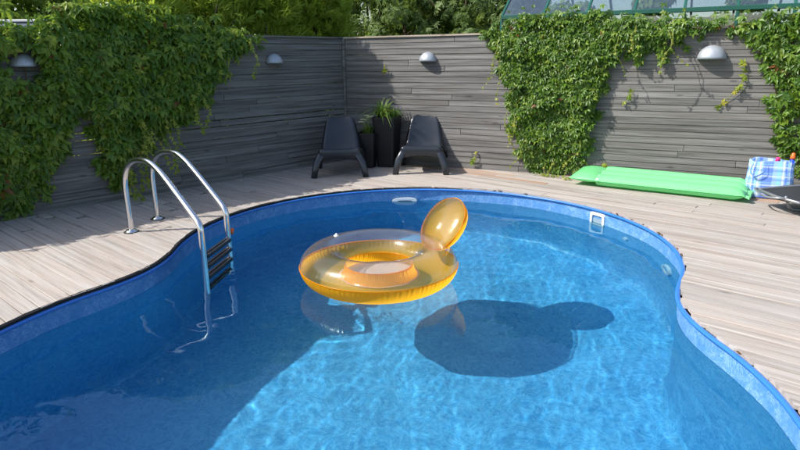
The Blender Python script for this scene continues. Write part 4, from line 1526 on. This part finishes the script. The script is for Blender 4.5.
bagm = Matrix.Translation(bg.location) @ Matrix.Rotation(bg.rotation_euler.z, 4, 'Z')
def in_bag(x, y): return bagm @ Vector((x, y, 0))
p = in_bag(0.05, -0.03)
bot = empty('bottle', p + Vector((0, 0, 0.012)), label='pink bottle neck poking out of the plaid bag', cat='bottle')
V, F = tube([(0, 0, 0), (0, 0, 0.30), (0, 0, 0.34), (0, 0, 0.37)], [0.032, 0.032, 0.022, 0.020], 16); mesh_obj('body', V, F, M['pink'], bot)
V, F = tube([(0, 0, 0.371), (0, 0, 0.418), (0, 0, 0.426)], [0.023, 0.023, 0.016], 16); mesh_obj('cap', V, F, M['pink'], bot)
p = in_bag(0.165, 0.0)
pump = empty('water_squirter', p + Vector((0, 0, 0.012 - 0.0)), label='blue water squirter with orange tip sticking out of the plaid bag', cat='toy')
V, F = tube([(0, 0, 0), (0.012, 0, 0.25), (0.019, 0, 0.41)], [0.022, 0.022, 0.02], 14); mesh_obj('barrel', V, F, M['blueplastic'], pump)
V, F = tube([(0.0192, 0, 0.411), (0.021, 0, 0.43), (0.023, 0, 0.465), (0.024, 0, 0.475)], [0.026, 0.024, 0.018, 0.01], 14); mesh_obj('tip', V, F, M['orange_cap'], pump)

# ---------------- sun lounger at the picture's edge
lg = empty('sun_lounger', (3.68, 5.40, 0.004), math.radians(4), label='black mesh sun lounger on curved grey tubes at the deck edge', cat='sun lounger')
LW, LL = 0.62, 1.85
def lz(x): return 0.165 + 0.03 * math.sin(x * 2.2) + 0.10 * max(0, x - 1.1) ** 1.6
V, F = [], []
for i in range(31):
    x = LL * i / 30
    for k in range(11):
        u = k / 10
        V.append((x, LW * u, lz(x) - 0.03 * math.sin(math.pi * u)))
for i in range(30):
    for k in range(10):
        a = i * 11 + k
        F.append((a, a + 11, a + 12, a + 1))
o = mesh_obj('sling', V, F, M['sling'], lg)
md = o.modifiers.new('thick', 'SOLIDIFY'); md.thickness = 0.006
for y in (0.0, LW):
    Vt, Ft = tube([(LL * i / 30, y, lz(LL * i / 30)) for i in range(31)], 0.014, 10)
    mesh_obj('side_tube', Vt, Ft, M['tubegrey'], lg)
for y in (0.33,):
    pts = smooth_path([(0.10, y, lz(0.10) - 0.02), (0.12, y, 0.11), (0.15, y, 0.05), (0.20, y, 0.016), (0.36, y, 0.014), (0.52, y, 0.06), (0.70, y, 0.14), (0.82, y, lz(0.82) - 0.02)], 5)
    Vt, Ft = tube(pts, 0.0145, 10)
    mesh_obj('curved_leg', Vt, Ft, M['tubegrey'], lg)
    pts = smooth_path([(1.05, y, lz(1.05) - 0.02), (1.15, y, 0.10), (1.24, y, 0.016), (1.5, y, 0.014), (1.62, y, 0.10), (1.72, y, lz(1.72) - 0.02)], 5)
    Vt, Ft = tube(pts, 0.0145, 10)
    mesh_obj('curved_leg', Vt, Ft, M['tubegrey'], lg)
for x in (0.0, LL):
    Vt, Ft = tube([(x, 0, lz(x)), (x, LW / 2, lz(x) - 0.012), (x, LW, lz(x))], 0.014, 10)
    mesh_obj('end_tube', Vt, Ft, M['tubegrey'], lg)
Vt, Ft = tube(smooth_path([(0.02, LW - 0.02, lz(0)), (-0.06, LW - 0.05, lz(0) + 0.02), (-0.10, LW * 0.6, lz(0) - 0.01), (-0.06, LW * 0.35, lz(0)), (0.02, LW * 0.3, lz(0))], 5), 0.009, 8)
mesh_obj('foot_handle', Vt, Ft, M['tubegrey'], lg)

# receivers of refracted light under the surface
for o in lad.children:
    o.cycles.is_caustics_receiver = True
for o in pool.children_recursive:
    o.cycles.is_caustics_receiver = True
